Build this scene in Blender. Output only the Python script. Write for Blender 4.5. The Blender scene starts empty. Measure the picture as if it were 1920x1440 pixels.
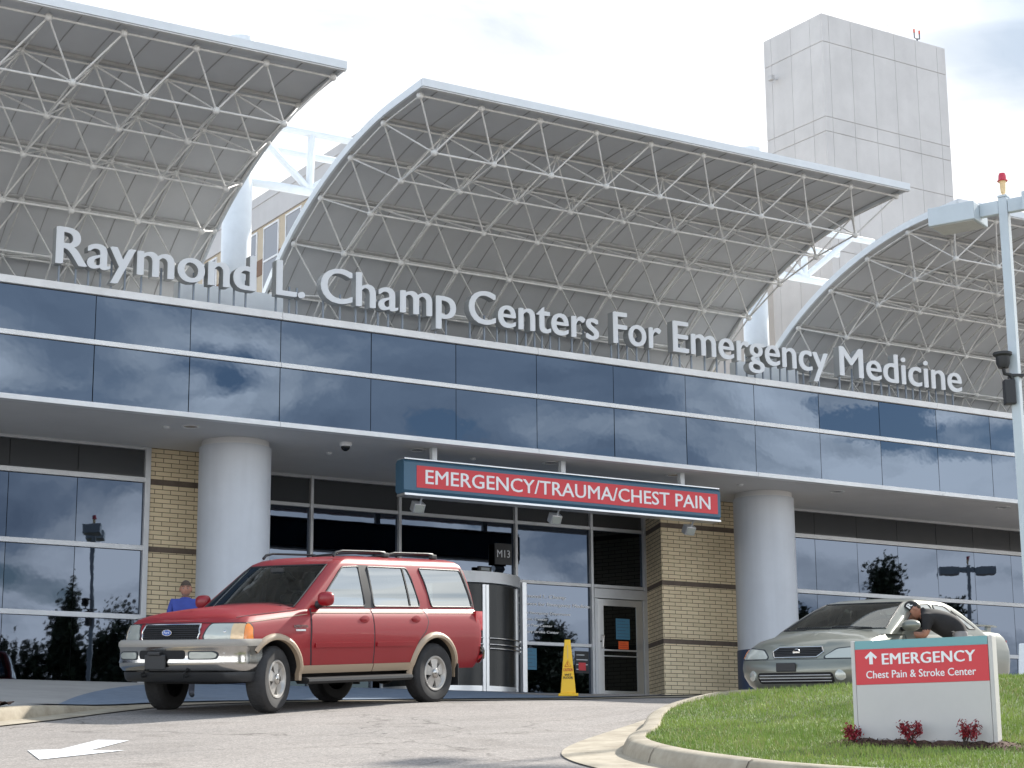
import bpy, bmesh, math, random
import numpy as np
from mathutils import Vector, Matrix, Euler
random.seed(7); RNG = np.random.default_rng(7)
R = math.radians
scene = bpy.context.scene
COL = scene.collection

# ------------------------------------------------------------------ camera, sky, sun, exposure
# World frame: X runs along the facade, Y goes into the building, floor of the entrance at z = 0.
YAW, PITCH, ROLL = 0.55635, 0.21667, -0.008146
CA, SA = math.cos(YAW), math.sin(YAW)
def W(x, s, z=0.0):
    """point x metres right and s metres ahead of the camera -> world"""
    return Vector((CA * x + SA * s, -SA * x + CA * s, z))
cam_d = bpy.data.cameras.new('camera'); cam = bpy.data.objects.new('camera', cam_d); COL.objects.link(cam)
cam_d.sensor_width = 36; cam_d.lens = 36 * 3556.7 / 1920; cam_d.clip_end = 3000; cam_d.clip_start = 0.1
_F = W(0, math.cos(PITCH)) + Vector((0, 0, math.sin(PITCH)))
_U = W(0, -math.sin(PITCH)) + Vector((0, 0, math.cos(PITCH)))
_R = W(1, 0)
_r = _R * math.cos(ROLL) + _U * math.sin(ROLL); _u = -_R * math.sin(ROLL) + _U * math.cos(ROLL)
cam.matrix_world = Matrix(((_r.x, _u.x, -_F.x, 0), (_r.y, _u.y, -_F.y, 0), (_r.z, _u.z, -_F.z, -2.0), (0, 0, 0, 1)))
scene.camera = cam

SUN_DIR = W(0.68, 0.73).normalized()          # towards the sun, seen from above
SUN_EL = R(36)
sun_d = bpy.data.lights.new('sun', 'SUN'); sun = bpy.data.objects.new('sun', sun_d); COL.objects.link(sun)
sun_d.energy = 4.6; sun_d.angle = R(1.5); sun_d.color = (1.0, 0.95, 0.87)
_s = Vector((SUN_DIR.x * math.cos(SUN_EL), SUN_DIR.y * math.cos(SUN_EL), math.sin(SUN_EL)))
sun.rotation_euler = (-_s).to_track_quat('-Z', 'Y').to_euler()

world = bpy.data.worlds.new('World'); scene.world = world; world.use_nodes = True
nt = world.node_tree; nt.nodes.clear()
def wn(t, **k):
    n = nt.nodes.new(t)
    for a, b in k.items(): setattr(n, a, b)
    return n
def lk(a, b): nt.links.new(a, b)
def wmath(op, a, b=None, c=None):
    n = wn('ShaderNodeMath', operation=op)
    for i, v in enumerate((a, b, c)):
        if v is None: continue
        if isinstance(v, (int, float)): n.inputs[i].default_value = v
        else: lk(v, n.inputs[i])
    return n.outputs[0]
sky = wn('ShaderNodeTexSky', sky_type='NISHITA'); sky.sun_disc = False
sky.sun_elevation = SUN_EL; sky.sun_rotation = math.atan2(SUN_DIR.x, SUN_DIR.y)
bg_sky = wn('ShaderNodeBackground'); bg_sky.inputs[1].default_value = 0.15; lk(sky.outputs[0], bg_sky.inputs[0])
tc = wn('ShaderNodeTexCoord'); sep = wn('ShaderNodeSeparateXYZ'); lk(tc.outputs['Generated'], sep.inputs[0])
den = wmath('ADD', wmath('MAXIMUM', sep.outputs[2], 0.0), 0.22)
comb = wn('ShaderNodeCombineXYZ')
lk(wmath('DIVIDE', sep.outputs[0], den), comb.inputs[0]); lk(wmath('DIVIDE', sep.outputs[1], den), comb.inputs[1]); comb.inputs[2].default_value = 3.3
def wnoise(scale, detail, rough, dist=0.0):
    n = wn('ShaderNodeTexNoise'); n.inputs['Scale'].default_value = scale; n.inputs['Detail'].default_value = detail
    n.inputs['Roughness'].default_value = rough; n.inputs['Distortion'].default_value = dist; lk(comb.outputs[0], n.inputs['Vector']); return n.outputs[0]
def wramp(v, pts):
    n = wn('ShaderNodeValToRGB'); lk(v, n.inputs[0]); e = n.color_ramp.elements
    while len(e) < len(pts): e.new(0.5)
    for q, (p, c) in zip(e, pts): q.position = p; q.color = (*c, 1) if len(c) == 3 else c
    return n.outputs[0]
n_shape = wnoise(2.6, 7, 0.52, 0.5); n_cov = wnoise(1.5, 4, 0.5)
n_low = wmath('ADD', n_shape, wmath('MULTIPLY', wmath('SUBTRACT', 0.205, sep.outputs[2]), 0.9))
cloud_col = wramp(n_low, [(0.36, (0.44, 0.54, 0.68)), (0.47, (0.72, 0.83, 0.97)), (0.55, (1.37, 1.41, 1.45)), (0.66, (2.14, 2.13, 2.12))])
cover = wramp(n_cov, [(0.40, (0, 0, 0)), (0.445, (1, 1, 1))])
# thin bright cloud spread round the sun: the sky behind the building is white
dotn = wn('ShaderNodeVectorMath', operation='DOT_PRODUCT'); lk(tc.outputs['Generated'], dotn.inputs[0])
gd = (W(0.30, 0.95).normalized() * 0.93 + Vector((0, 0, 0.36))).normalized(); dotn.inputs[1].default_value = gd
glow = wramp(dotn.outputs['Value'], [(0.12, (0, 0, 0)), (0.72, (1, 1, 1))])
mixc = wn('ShaderNodeMix', data_type='RGBA'); lk(glow, mixc.inputs[0]); lk(cloud_col, mixc.inputs[6])
white = wramp(n_shape, [(0.34, (0.50, 0.55, 0.60)), (0.43, (0.72, 0.73, 0.74)), (0.6, (0.82, 0.82, 0.82))]); 
dg_ = wn('ShaderNodeVectorMath', operation='DISTANCE'); lk(comb.outputs[0], dg_.inputs[0]); dg_.inputs[1].default_value = (1.19, 1.02, 3.3)
soft = wramp(wmath('ADD', dg_.outputs['Value'], wmath('MULTIPLY', wmath('SUBTRACT', n_shape, 0.5), 0.35)), [(0.03, (0.66, 0.73, 0.82)), (0.17, (1, 1, 1))])
wmul = wn('ShaderNodeMix', data_type='RGBA', blend_type='MULTIPLY'); wmul.inputs[0].default_value = 1; lk(white, wmul.inputs[6]); lk(soft, wmul.inputs[7]); 
# layered cloud near the horizon on the bright side
cb2 = wn('ShaderNodeCombineXYZ'); lk(wmath('MULTIPLY', sep.outputs[0], 1.6), cb2.inputs[0]); lk(wmath('MULTIPLY', sep.outputs[1], 1.6), cb2.inputs[1]); lk(wmath('MULTIPLY', sep.outputs[2], 26), cb2.inputs[2])
nb = wn('ShaderNodeTexNoise'); nb.inputs['Scale'].default_value = 1.7; nb.inputs['Detail'].default_value = 5; lk(cb2.outputs[0], nb.inputs['Vector'])
bands = wramp(wmath('ADD', nb.outputs[0], wmath('MULTIPLY', wmath('MAXIMUM', wmath('SUBTRACT', sep.outputs[2], 0.13), 0.0), 6.0)), [(0.40, (0.34, 0.40, 0.46)), (0.60, (1, 1, 1))])
wm2 = wn('ShaderNodeMix', data_type='RGBA', blend_type='MULTIPLY'); wm2.inputs[0].default_value = 1; lk(wmul.outputs[2], wm2.inputs[6]); lk(bands, wm2.inputs[7])
cb3 = wn('ShaderNodeCombineXYZ'); lk(wmath('MULTIPLY', sep.outputs[0], 1.3), cb3.inputs[0]); lk(wmath('MULTIPLY', sep.outputs[1], 1.3), cb3.inputs[1]); lk(wmath('MULTIPLY', sep.outputs[2], 9), cb3.inputs[2])
nb3 = wn('ShaderNodeTexNoise'); nb3.inputs['Scale'].default_value = 2.3; nb3.inputs['Detail'].default_value = 6; lk(cb3.outputs[0], nb3.inputs['Vector'])
veil = wramp(nb3.outputs[0], [(0.38, (0.77, 0.80, 0.835)), (0.52, (1, 1, 1))])
wm3 = wn('ShaderNodeMix', data_type='RGBA', blend_type='MULTIPLY'); wm3.inputs[0].default_value = 1; lk(wm2.outputs[2], wm3.inputs[6]); lk(veil, wm3.inputs[7]); lk(wm3.outputs[2], mixc.inputs[7])
bg_c = wn('ShaderNodeBackground'); bg_c.inputs[1].default_value = 1.0; lk(mixc.outputs[2], bg_c.inputs[0])
gap = None
for gx_, gy_, gr_ in ((1.625, -1.75, .085), (1.17, -2.07, .05), (1.95, -1.35, .16), (0.2, -2.6, .2)):
    dv = wn('ShaderNodeVectorMath', operation='DISTANCE'); lk(comb.outputs[0], dv.inputs[0]); dv.inputs[1].default_value = (gx_, gy_, 3.3)
    g_ = wmath('SUBTRACT', wmath('DIVIDE', dv.outputs['Value'], gr_), wmath('MULTIPLY', wmath('SUBTRACT', wnoise(9, 5, 0.6), 0.5), 3.2))
    gap = g_ if gap is None else wmath('MINIMUM', gap, g_)
hole = wramp(gap, [(0.55, (0, 0, 0)), (1.0, (1, 1, 1))])
fac = wmath('MAXIMUM', wmath('MULTIPLY', cover, hole), glow)
mixs = wn('ShaderNodeMixShader'); lk(fac, mixs.inputs[0]); lk(bg_sky.outputs[0], mixs.inputs[1]); lk(bg_c.outputs[0], mixs.inputs[2])
out = wn('ShaderNodeOutputWorld'); lk(mixs.outputs[0], out.inputs[0])
vs = scene.view_settings; vs.view_transform = 'Standard'; vs.look = 'None'; vs.gamma = 1; vs.exposure = 0.82
scene.cycles.use_denoising = True; scene.cycles.max_bounces = 8

# ------------------------------------------------------------------ materials
def mat(name, col, rough=0.6, metal=0.0, spec=0.5, var=0.0, vscale=3.0, bump=0.0, bscale=40.0, coat=0.0, emit=None, col2=None, trans=0.0):
    m = bpy.data.materials.new(name); m.use_nodes = True; t = m.node_tree; b = t.nodes['Principled BSDF']
    b.inputs['Base Color'].default_value = (*col, 1); b.inputs['Roughness'].default_value = rough
    b.inputs['Metallic'].default_value = metal; b.inputs['Specular IOR Level'].default_value = spec
    b.inputs['Coat Weight'].default_value = coat; b.inputs['Coat Roughness'].default_value = 0.05
    if trans: b.inputs['Transmission Weight'].default_value = trans
    if emit: b.inputs['Emission Color'].default_value = (*emit, 1); b.inputs['Emission Strength'].default_value = 1
    co = t.nodes.new('ShaderNodeTexCoord')
    if var or col2:
        n = t.nodes.new('ShaderNodeTexNoise'); n.inputs['Scale'].default_value = vscale; n.inputs['Detail'].default_value = 6; n.inputs['Roughness'].default_value = 0.65
        t.links.new(co.outputs['Object'], n.inputs['Vector'])
        r = t.nodes.new('ShaderNodeValToRGB'); e = r.color_ramp.elements
        c2 = col2 if col2 else tuple(max(0, c * (1 - var)) for c in col)
        e[0].position = 0.35; e[0].color = (*c2, 1); e[1].position = 0.62; e[1].color = (*[min(1, c * (1 + var * .5)) for c in col], 1)
        t.links.new(n.outputs[0], r.inputs[0]); t.links.new(r.outputs[0], b.inputs['Base Color'])
    if bump:
        n2 = t.nodes.new('ShaderNodeTexNoise'); n2.inputs['Scale'].default_value = bscale; n2.inputs['Detail'].default_value = 4
        t.links.new(co.outputs['Object'], n2.inputs['Vector'])
        bp = t.nodes.new('ShaderNodeBump'); bp.inputs['Strength'].default_value = bump; bp.inputs['Distance'].default_value = 0.01
        t.links.new(n2.outputs[0], bp.inputs['Height']); t.links.new(bp.outputs[0], b.inputs['Normal'])
    return m
M = {}
M['trim'] = mat('white_trim', (0.78, 0.79, 0.79), 0.4, var=0.08, vscale=2)
M['frame'] = mat('window_frame', (0.55, 0.56, 0.57), 0.4, metal=0.25, var=0.06)
M['gap'] = mat('dark_joint', (0.03, 0.035, 0.04), 0.7)  # near-black colour of gaps, backings and bezels
M['soffit'] = mat('soffit_paint', (0.66, 0.655, 0.645), 0.8, var=0.05, vscale=0.8)
M['column'] = mat('column_paint', (0.54, 0.565, 0.60), 0.5, var=0.05, vscale=1.2)
M['navy'] = mat('navy_paint', (0.035, 0.055, 0.11), 0.5)
M['mast'] = mat('mast_white', (0.66, 0.70, 0.73), 0.45, var=0.05)
M['shell'] = mat('canopy_underside', (0.56, 0.575, 0.59), 0.65, var=0.04, vscale=0.9)
M['edge'] = mat('canopy_edge_white', (0.66, 0.695, 0.72), 0.4, var=0.04)
M['tube'] = mat('space_frame_white', (0.64, 0.64, 0.625), 0.5, var=0.14, vscale=5)
M['purlin'] = mat('purlin_grey', (0.47, 0.47, 0.465), 0.6, var=0.1)
M['seam'] = mat('panel_seam', (0.36, 0.36, 0.36), 0.7)
M['letter'] = mat('letter_face', (0.68, 0.71, 0.74), 0.4)
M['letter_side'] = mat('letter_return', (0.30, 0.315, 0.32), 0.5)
M['post_blue'] = mat('letter_post', (0.22, 0.26, 0.31), 0.5)
M['concrete'] = mat('pale_precast_concrete', (0.57, 0.56, 0.55), 0.8, var=0.07, vscale=0.5, bump=0.1, bscale=8)
M['groove'] = mat('concrete_joint', (0.43, 0.42, 0.415), 0.9)
M['bandbrick'] = mat('brown_brick', (0.13, 0.098, 0.076), 0.85, var=0.2, vscale=6)
M['black'] = mat('black_plastic', (0.018, 0.019, 0.021), 0.5, var=0.1)
M['dark'] = mat('dark_void', (0.008, 0.008, 0.009), 0.8)
M['alu'] = mat('aluminium', (0.62, 0.63, 0.64), 0.3, metal=0.7)
M['chrome'] = mat('chrome', (0.50, 0.49, 0.475), 0.16, metal=1.0)
M['lampgrey'] = mat('lamp_paint', (0.50, 0.56, 0.60), 0.45, var=0.04)
M['kerb'] = mat('kerb_concrete', (0.37, 0.325, 0.25), 0.85, var=0.16, vscale=3.2, bump=0.2, bscale=60, col2=(0.27, 0.23, 0.17))
M['sidewalk'] = mat('sidewalk_concrete', (0.36, 0.345, 0.325), 0.85, var=0.1, vscale=1.5, bump=0.1, bscale=60)
M['bluepaint'] = mat('blue_grey_paint', (0.165, 0.21, 0.275), 0.7, var=0.15, vscale=5)
M['mulch'] = mat('mulch', (0.09, 0.045, 0.03), 0.95, var=0.6, vscale=30, bump=0.8, bscale=70)
M['paint'] = mat('white_road_paint', (0.72, 0.74, 0.75), 0.7, var=0.1, vscale=8)
M['signwhite'] = mat('sign_cream', (0.53, 0.51, 0.485), 0.55, var=0.03)
M['signred'] = mat('sign_red', (0.60, 0.035, 0.045), 0.45)
M['teal'] = mat('sign_teal', (0.17, 0.36, 0.38), 0.5)
M['text'] = mat('white_lettering', (0.80, 0.80, 0.80), 0.5)
M['hsblue'] = mat('sign_slate_blue', (0.055, 0.125, 0.19), 0.5)
M['yellow'] = mat('yellow_plastic', (0.90, 0.53, 0.015), 0.45)
M['orange'] = mat('orange_sheet', (0.75, 0.12, 0.025), 0.6)
M['bluesheet'] = mat('blue_sheet', (0.06, 0.19, 0.29), 0.6)
M['redprint'] = mat('red_print', (0.55, 0.06, 0.02), 0.6)
M['blackprint'] = mat('black_print', (0.015, 0.013, 0.01), 0.6)
M['stem'] = mat('bark', (0.06, 0.045, 0.035), 0.9, var=0.3)
M['leaf_dark'] = mat('tree_leaves', (0.030, 0.048, 0.020), 0.7, var=0.5, vscale=1.2)
M['leaf_red'] = mat('red_leaves', (0.25, 0.012, 0.022), 0.5, var=0.5, vscale=25)
M['skin'] = mat('skin', (0.40, 0.19, 0.125), 0.55, var=0.08)
M['hair'] = mat('brown_hair', (0.06, 0.04, 0.028), 0.7)
M['blueshirt'] = mat('blue_shirt', (0.045, 0.07, 0.30), 0.85, var=0.15, vscale=9)
M['blackshirt'] = mat('black_shirt', (0.017, 0.016, 0.017), 0.85, var=0.2, vscale=9)
M['trousers'] = mat('trousers', (0.06, 0.06, 0.07), 0.85, var=0.15)
M['jeans'] = mat('grey_shorts', (0.25, 0.24, 0.24), 0.85, var=0.15)
M['eye'] = mat('shaded_eye', (0.28, 0.26, 0.25), 0.3)  # eyeballs darkened: shade of the eye sockets put into the colour
M['rubber'] = mat('tyre_rubber', (0.028, 0.028, 0.029), 0.8, var=0.25, vscale=8)
M['beacon'] = mat('beacon_red', (0.55, 0.03, 0.06), 0.25, coat=0.5)
M['beaconbase'] = mat('beacon_cream', (0.75, 0.55, 0.30), 0.5)
M['carglass'] = mat('car_window_glass', (0.30, 0.36, 0.355), 0.03, metal=0.75, spec=0.6)
M['windscreen'] = mat('windscreen_glass', (0.012, 0.014, 0.015), 0.03, metal=0.0, spec=0.75)
M['lens'] = mat('headlamp_lens', (0.42, 0.44, 0.40), 0.22, metal=0.25, coat=0.7, bump=0.5, bscale=14)
M['amber'] = mat('amber_lens', (0.75, 0.22, 0.02), 0.2, coat=0.6)
M['amberclear'] = mat('amber_tinted_lens', (0.66, 0.47, 0.27), 0.15, metal=0.2, coat=0.8)
M['tail'] = mat('red_lens', (0.40, 0.01, 0.015), 0.2, coat=0.6)
M['wheelalu'] = mat('wheel_alloy', (0.48, 0.46, 0.43), 0.38, metal=0.55, var=0.12, vscale=10)
M['tan'] = mat('tan_cladding', (0.37, 0.285, 0.20), 0.45, coat=0.2)
M['bumpergrey'] = mat('grey_plastic', (0.30, 0.28, 0.25), 0.5)

def carpaint(name, col, rough, metal, coat):
    m = mat(name, col, rough, metal=metal, coat=coat, var=0.05, vscale=1.0, bump=0.02, bscale=3)
    return m
M['red'] = carpaint('red_car_paint', (0.255, 0.003, 0.009), 0.42, 0.0, 0.26)
M['gold'] = carpaint('pale_green_gold_paint', (0.185, 0.195, 0.165), 0.32, 0.40, 0.6)

def clear_glass(name, tint, refl):
    m = bpy.data.materials.new(name); m.use_nodes = True; t = m.node_tree; t.nodes.clear(); L = t.links.new
    o = t.nodes.new('ShaderNodeOutputMaterial'); tr = t.nodes.new('ShaderNodeBsdfTransparent'); tr.inputs[0].default_value = (*tint, 1)
    gl = t.nodes.new('ShaderNodeBsdfGlossy'); gl.inputs['Roughness'].default_value = 0.02; gl.inputs['Color'].default_value = (.92, .96, .95, 1)
    lw = t.nodes.new('ShaderNodeFresnel'); lw.inputs[0].default_value = 1.5; ad = t.nodes.new('ShaderNodeMath'); ad.operation = 'ADD'; ad.use_clamp = True; ad.inputs[1].default_value = refl; L(lw.outputs[0], ad.inputs[0])
    mx = t.nodes.new('ShaderNodeMixShader'); L(ad.outputs[0], mx.inputs[0]); L(tr.outputs[0], mx.inputs[1]); L(gl.outputs[0], mx.inputs[2]); L(mx.outputs[0], o.inputs[0])
    return m
M['carglass'] = clear_glass('car_side_glass', (.55, .61, .60), .40)
M['windscreen'] = clear_glass('windscreen_glass', (.66, .72, .70), .035)
M['seat'] = mat('grey_seat_cloth', (.10, .095, .09), .9)
def glass_mat(name, col, metal=1.0, wav=0.02):
    m = mat(name, col, 0.015, metal=metal, spec=0.5, bump=wav, bscale=0.9)
    m.node_tree.nodes['Bump'].inputs['Distance'].default_value = 0.06
    return m
M['spandrel'] = glass_mat('blue_spandrel_glass', (0.080, 0.100, 0.130), wav=0.026)
M['window'] = glass_mat('reflective_window_glass', (0.064, 0.078, 0.102), wav=0.018)
M['greyspandrel'] = mat('grey_spandrel_glass', (0.050, 0.052, 0.054), 0.06, spec=0.6)
M['doorglass'] = glass_mat('dark_door_glass', (0.035, 0.04, 0.043), 0.9, wav=0.002)
M['darkpane'] = mat('dark_drum_glass', (0.012, 0.014, 0.015), 0.25, spec=0.35)
M['greypane'] = mat('grey_window_pane', (0.27, 0.27, 0.275), 0.15, metal=0.2)

def brick_mat(name, c1, c2, mortar):
    m = bpy.data.materials.new(name); m.use_nodes = True; t = m.node_tree; b = t.nodes['Principled BSDF']; L = t.links.new
    g = t.nodes.new('ShaderNodeNewGeometry'); co = t.nodes.new('ShaderNodeTexCoord')
    sp = t.nodes.new('ShaderNodeSeparateXYZ'); L(co.outputs['Object'], sp.inputs[0])
    sn = t.nodes.new('ShaderNodeSeparateXYZ'); L(g.outputs['True Normal'], sn.inputs[0])
    def mt(op, a, c):
        n = t.nodes.new('ShaderNodeMath'); n.operation = op
        for i, v in enumerate((a, c)):
            if isinstance(v, float): n.inputs[i].default_value = v
            else: L(v, n.inputs[i])
        return n.outputs[0]
    side = mt('GREATER_THAN', mt('ABSOLUTE', sn.outputs[0], 0.0), 0.75)
    u = mt('ADD', mt('MULTIPLY', sp.outputs[0], mt('SUBTRACT', 1.0, side)), mt('MULTIPLY', sp.outputs[1], side))
    cb = t.nodes.new('ShaderNodeCombineXYZ'); L(u, cb.inputs[0]); L(sp.outputs[2], cb.inputs[1])
    br = t.nodes.new('ShaderNodeTexBrick'); L(cb.outputs[0], br.inputs['Vector'])
    br.inputs['Scale'].default_value = 1.0; br.inputs['Brick Width'].default_value = 0.305; br.inputs['Row Height'].default_value = 0.0825
    br.inputs['Mortar Size'].default_value = 0.0065; br.inputs['Mortar Smooth'].default_value = 0.1
    br.inputs['Color1'].default_value = (*c1, 1); br.inputs['Color2'].default_value = (*c2, 1); br.inputs['Mortar'].default_value = (*mortar, 1)
    nz = t.nodes.new('ShaderNodeTexNoise'); nz.inputs['Scale'].default_value = 5; nz.inputs['Detail'].default_value = 6; L(co.outputs['Object'], nz.inputs['Vector'])
    mx = t.nodes.new('ShaderNodeMix'); mx.data_type = 'RGBA'; mx.blend_type = 'MULTIPLY'; mx.inputs[0].default_value = 0.14
    L(br.outputs['Color'], mx.inputs[6]); L(nz.outputs[0], mx.inputs[7]); L(mx.outputs[2], b.inputs['Base Color']); b.inputs['Roughness'].default_value = 0.85
    bp = t.nodes.new('ShaderNodeBump'); bp.inputs['Strength'].default_value = 0.5; bp.inputs['Distance'].default_value = 0.006; bp.invert = True
    L(br.outputs['Fac'], bp.inputs['Height']); L(bp.outputs[0], b.inputs['Normal'])
    return m
M['brick'] = brick_mat('buff_brick', (0.80, 0.665, 0.445), (0.70, 0.575, 0.375), (0.15, 0.115, 0.075))
M['brickfar'] = mat('buff_brick_distant', (0.54, 0.46, 0.345), 0.85, var=0.05)

def asphalt_mat():
    m = mat('worn_asphalt', (0.235, 0.215, 0.20), 0.9)
    t = m.node_tree; b = t.nodes['Principled BSDF']; L = t.links.new
    co = t.nodes.new('ShaderNodeTexCoord')
    a = t.nodes.new('ShaderNodeTexNoise'); a.inputs['Scale'].default_value = 70; a.inputs['Detail'].default_value = 3; a.inputs['Roughness'].default_value = 0.7
    v = t.nodes.new('ShaderNodeTexVoronoi'); v.inputs['Scale'].default_value = 45
    l = t.nodes.new('ShaderNodeTexNoise'); l.inputs['Scale'].default_value = 0.55; l.inputs['Detail'].default_value = 5
    mp = t.nodes.new('ShaderNodeMapping'); mp.inputs['Rotation'].default_value = (0, 0, R(-35)); mp.inputs['Scale'].default_value = (0.7, 1.7, 1)
    L(co.outputs['Object'], mp.inputs[0]); st = t.nodes.new('ShaderNodeTexNoise'); st.inputs['Scale'].default_value = 1.4; st.inputs['Detail'].default_value = 6; L(mp.outputs[0], st.inputs['Vector'])
    for n in (a, v, l): L(co.outputs['Object'], n.inputs['Vector'])
    r1 = t.nodes.new('ShaderNodeValToRGB'); L(a.outputs[0], r1.inputs[0]); e = r1.color_ramp.elements
    e[0].position = 0.32; e[0].color = (0.165, 0.150, 0.140, 1); e[1].position = 0.68; e[1].color = (0.34, 0.315, 0.295, 1)
    r2 = t.nodes.new('ShaderNodeValToRGB'); L(v.outputs['Color'], r2.inputs[0]); e = r2.color_ramp.elements
    e[0].position = 0.05; e[0].color = (0.72, 0.72, 0.72, 1); e[1].position = 0.95; e[1].color = (1.25, 1.24, 1.22, 1)
    r3 = t.nodes.new('ShaderNodeValToRGB'); L(st.outputs[0], r3.inputs[0]); e = r3.color_ramp.elements
    e[0].position = 0.30; e[0].color = (0.90, 0.895, 0.89, 1); e[1].position = 0.55; e[1].color = (1.04, 1.04, 1.04, 1)
    r4 = t.nodes.new('ShaderNodeValToRGB'); L(l.outputs[0], r4.inputs[0]); e = r4.color_ramp.elements
    e[0].position = 0.3; e[0].color = (0.9, 0.9, 0.9, 1); e[1].position = 0.7; e[1].color = (1.08, 1.07, 1.06, 1)
    cur = r1.outputs[0]
    for r_ in (r2, r3, r4):
        x = t.nodes.new('ShaderNodeMix'); x.data_type = 'RGBA'; x.blend_type = 'MULTIPLY'; x.inputs[0].default_value = 1
        L(cur, x.inputs[6]); L(r_.outputs[0], x.inputs[7]); cur = x.outputs[2]
    # cracks, oil spots
    wv = t.nodes.new('ShaderNodeVectorMath'); wv.operation = 'ADD'; wn_ = t.nodes.new('ShaderNodeTexNoise'); wn_.inputs['Scale'].default_value = 1.3; wn_.inputs['Detail'].default_value = 4; L(co.outputs['Object'], wn_.inputs['Vector'])
    L(co.outputs['Object'], wv.inputs[0]); L(wn_.outputs['Color'], wv.inputs[1])
    ck = t.nodes.new('ShaderNodeTexVoronoi'); ck.feature = 'DISTANCE_TO_EDGE'; ck.inputs['Scale'].default_value = 0.32; L(wv.outputs[0], ck.inputs['Vector'])
    rc_ = t.nodes.new('ShaderNodeValToRGB'); L(ck.outputs['Distance'], rc_.inputs[0]); e = rc_.color_ramp.elements
    e[0].position = 0.0015; e[0].color = (0.50, 0.49, 0.48, 1); e[1].position = 0.006; e[1].color = (1, 1, 1, 1)
    ol = t.nodes.new('ShaderNodeTexNoise'); ol.inputs['Scale'].default_value = 1.1; ol.inputs['Detail'].default_value = 3; L(co.outputs['Object'], ol.inputs['Vector'])
    ro = t.nodes.new('ShaderNodeValToRGB'); L(ol.outputs[0], ro.inputs[0]); e = ro.color_ramp.elements
    e[0].position = 0.60; e[0].color = (1, 1, 1, 1); e[1].position = 0.76; e[1].color = (0.70, 0.69, 0.68, 1)
    for r_ in (rc_, ro):
        x = t.nodes.new('ShaderNodeMix'); x.data_type = 'RGBA'; x.blend_type = 'MULTIPLY'; x.inputs[0].default_value = 1
        L(cur, x.inputs[6]); L(r_.outputs[0], x.inputs[7]); cur = x.outputs[2]
    L(cur, b.inputs['Base Color'])
    bp = t.nodes.new('ShaderNodeBump'); bp.inputs['Strength'].default_value = 0.5; bp.inputs['Distance'].default_value = 0.006
    L(a.outputs[0], bp.inputs['Height']); L(bp.outputs[0], b.inputs['Normal'])
    return m
M['asphalt'] = asphalt_mat()
def streaks(m, amount, sc):
    t = m.node_tree; b = t.nodes['Principled BSDF']; L = t.links.new; src = b.inputs['Base Color'].links[0].from_socket
    co = t.nodes.new('ShaderNodeTexCoord'); mp = t.nodes.new('ShaderNodeMapping'); mp.inputs['Scale'].default_value = sc; L(co.outputs['Object'], mp.inputs[0])
    n = t.nodes.new('ShaderNodeTexNoise'); n.inputs['Scale'].default_value = 1; n.inputs['Detail'].default_value = 6; L(mp.outputs[0], n.inputs['Vector'])
    r = t.nodes.new('ShaderNodeValToRGB'); L(n.outputs[0], r.inputs[0]); e = r.color_ramp.elements; e[0].position = .34; e[0].color = (1 - amount,) * 3 + (1,); e[1].position = .56; e[1].color = (1, 1, 1, 1)
    oi = t.nodes.new('ShaderNodeObjectInfo'); r2 = t.nodes.new('ShaderNodeValToRGB'); L(oi.outputs['Random'], r2.inputs[0]); e = r2.color_ramp.elements; e[0].color = (1 - amount * .5,) * 3 + (1,); e[1].color = (1, 1, 1, 1)
    cur = src
    for q in (r, r2):
        x = t.nodes.new('ShaderNodeMix'); x.data_type = 'RGBA'; x.blend_type = 'MULTIPLY'; x.inputs[0].default_value = 1; L(cur, x.inputs[6]); L(q.outputs[0], x.inputs[7]); cur = x.outputs[2]
    L(cur, b.inputs['Base Color'])
streaks(M['concrete'], .05, (.9, .9, .10)); streaks(M['column'], .07, (3.5, 3.5, .25)); streaks(M['trim'], .07, (.7, 4, 4))
M['turf'] = mat('turf_soil', (0.10, 0.135, 0.045), 0.95, var=0.4, vscale=6, bump=0.6, bscale=60)
M['blade'] = mat('grass_blade', (0.30, 0.39, 0.070), 0.7, vscale=1.0, col2=(0.155, 0.25, 0.04))
M['blade2'] = mat('grass_blade_dry', (0.36, 0.34, 0.13), 0.75, vscale=1.6, col2=(0.19, 0.26, 0.06))

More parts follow.
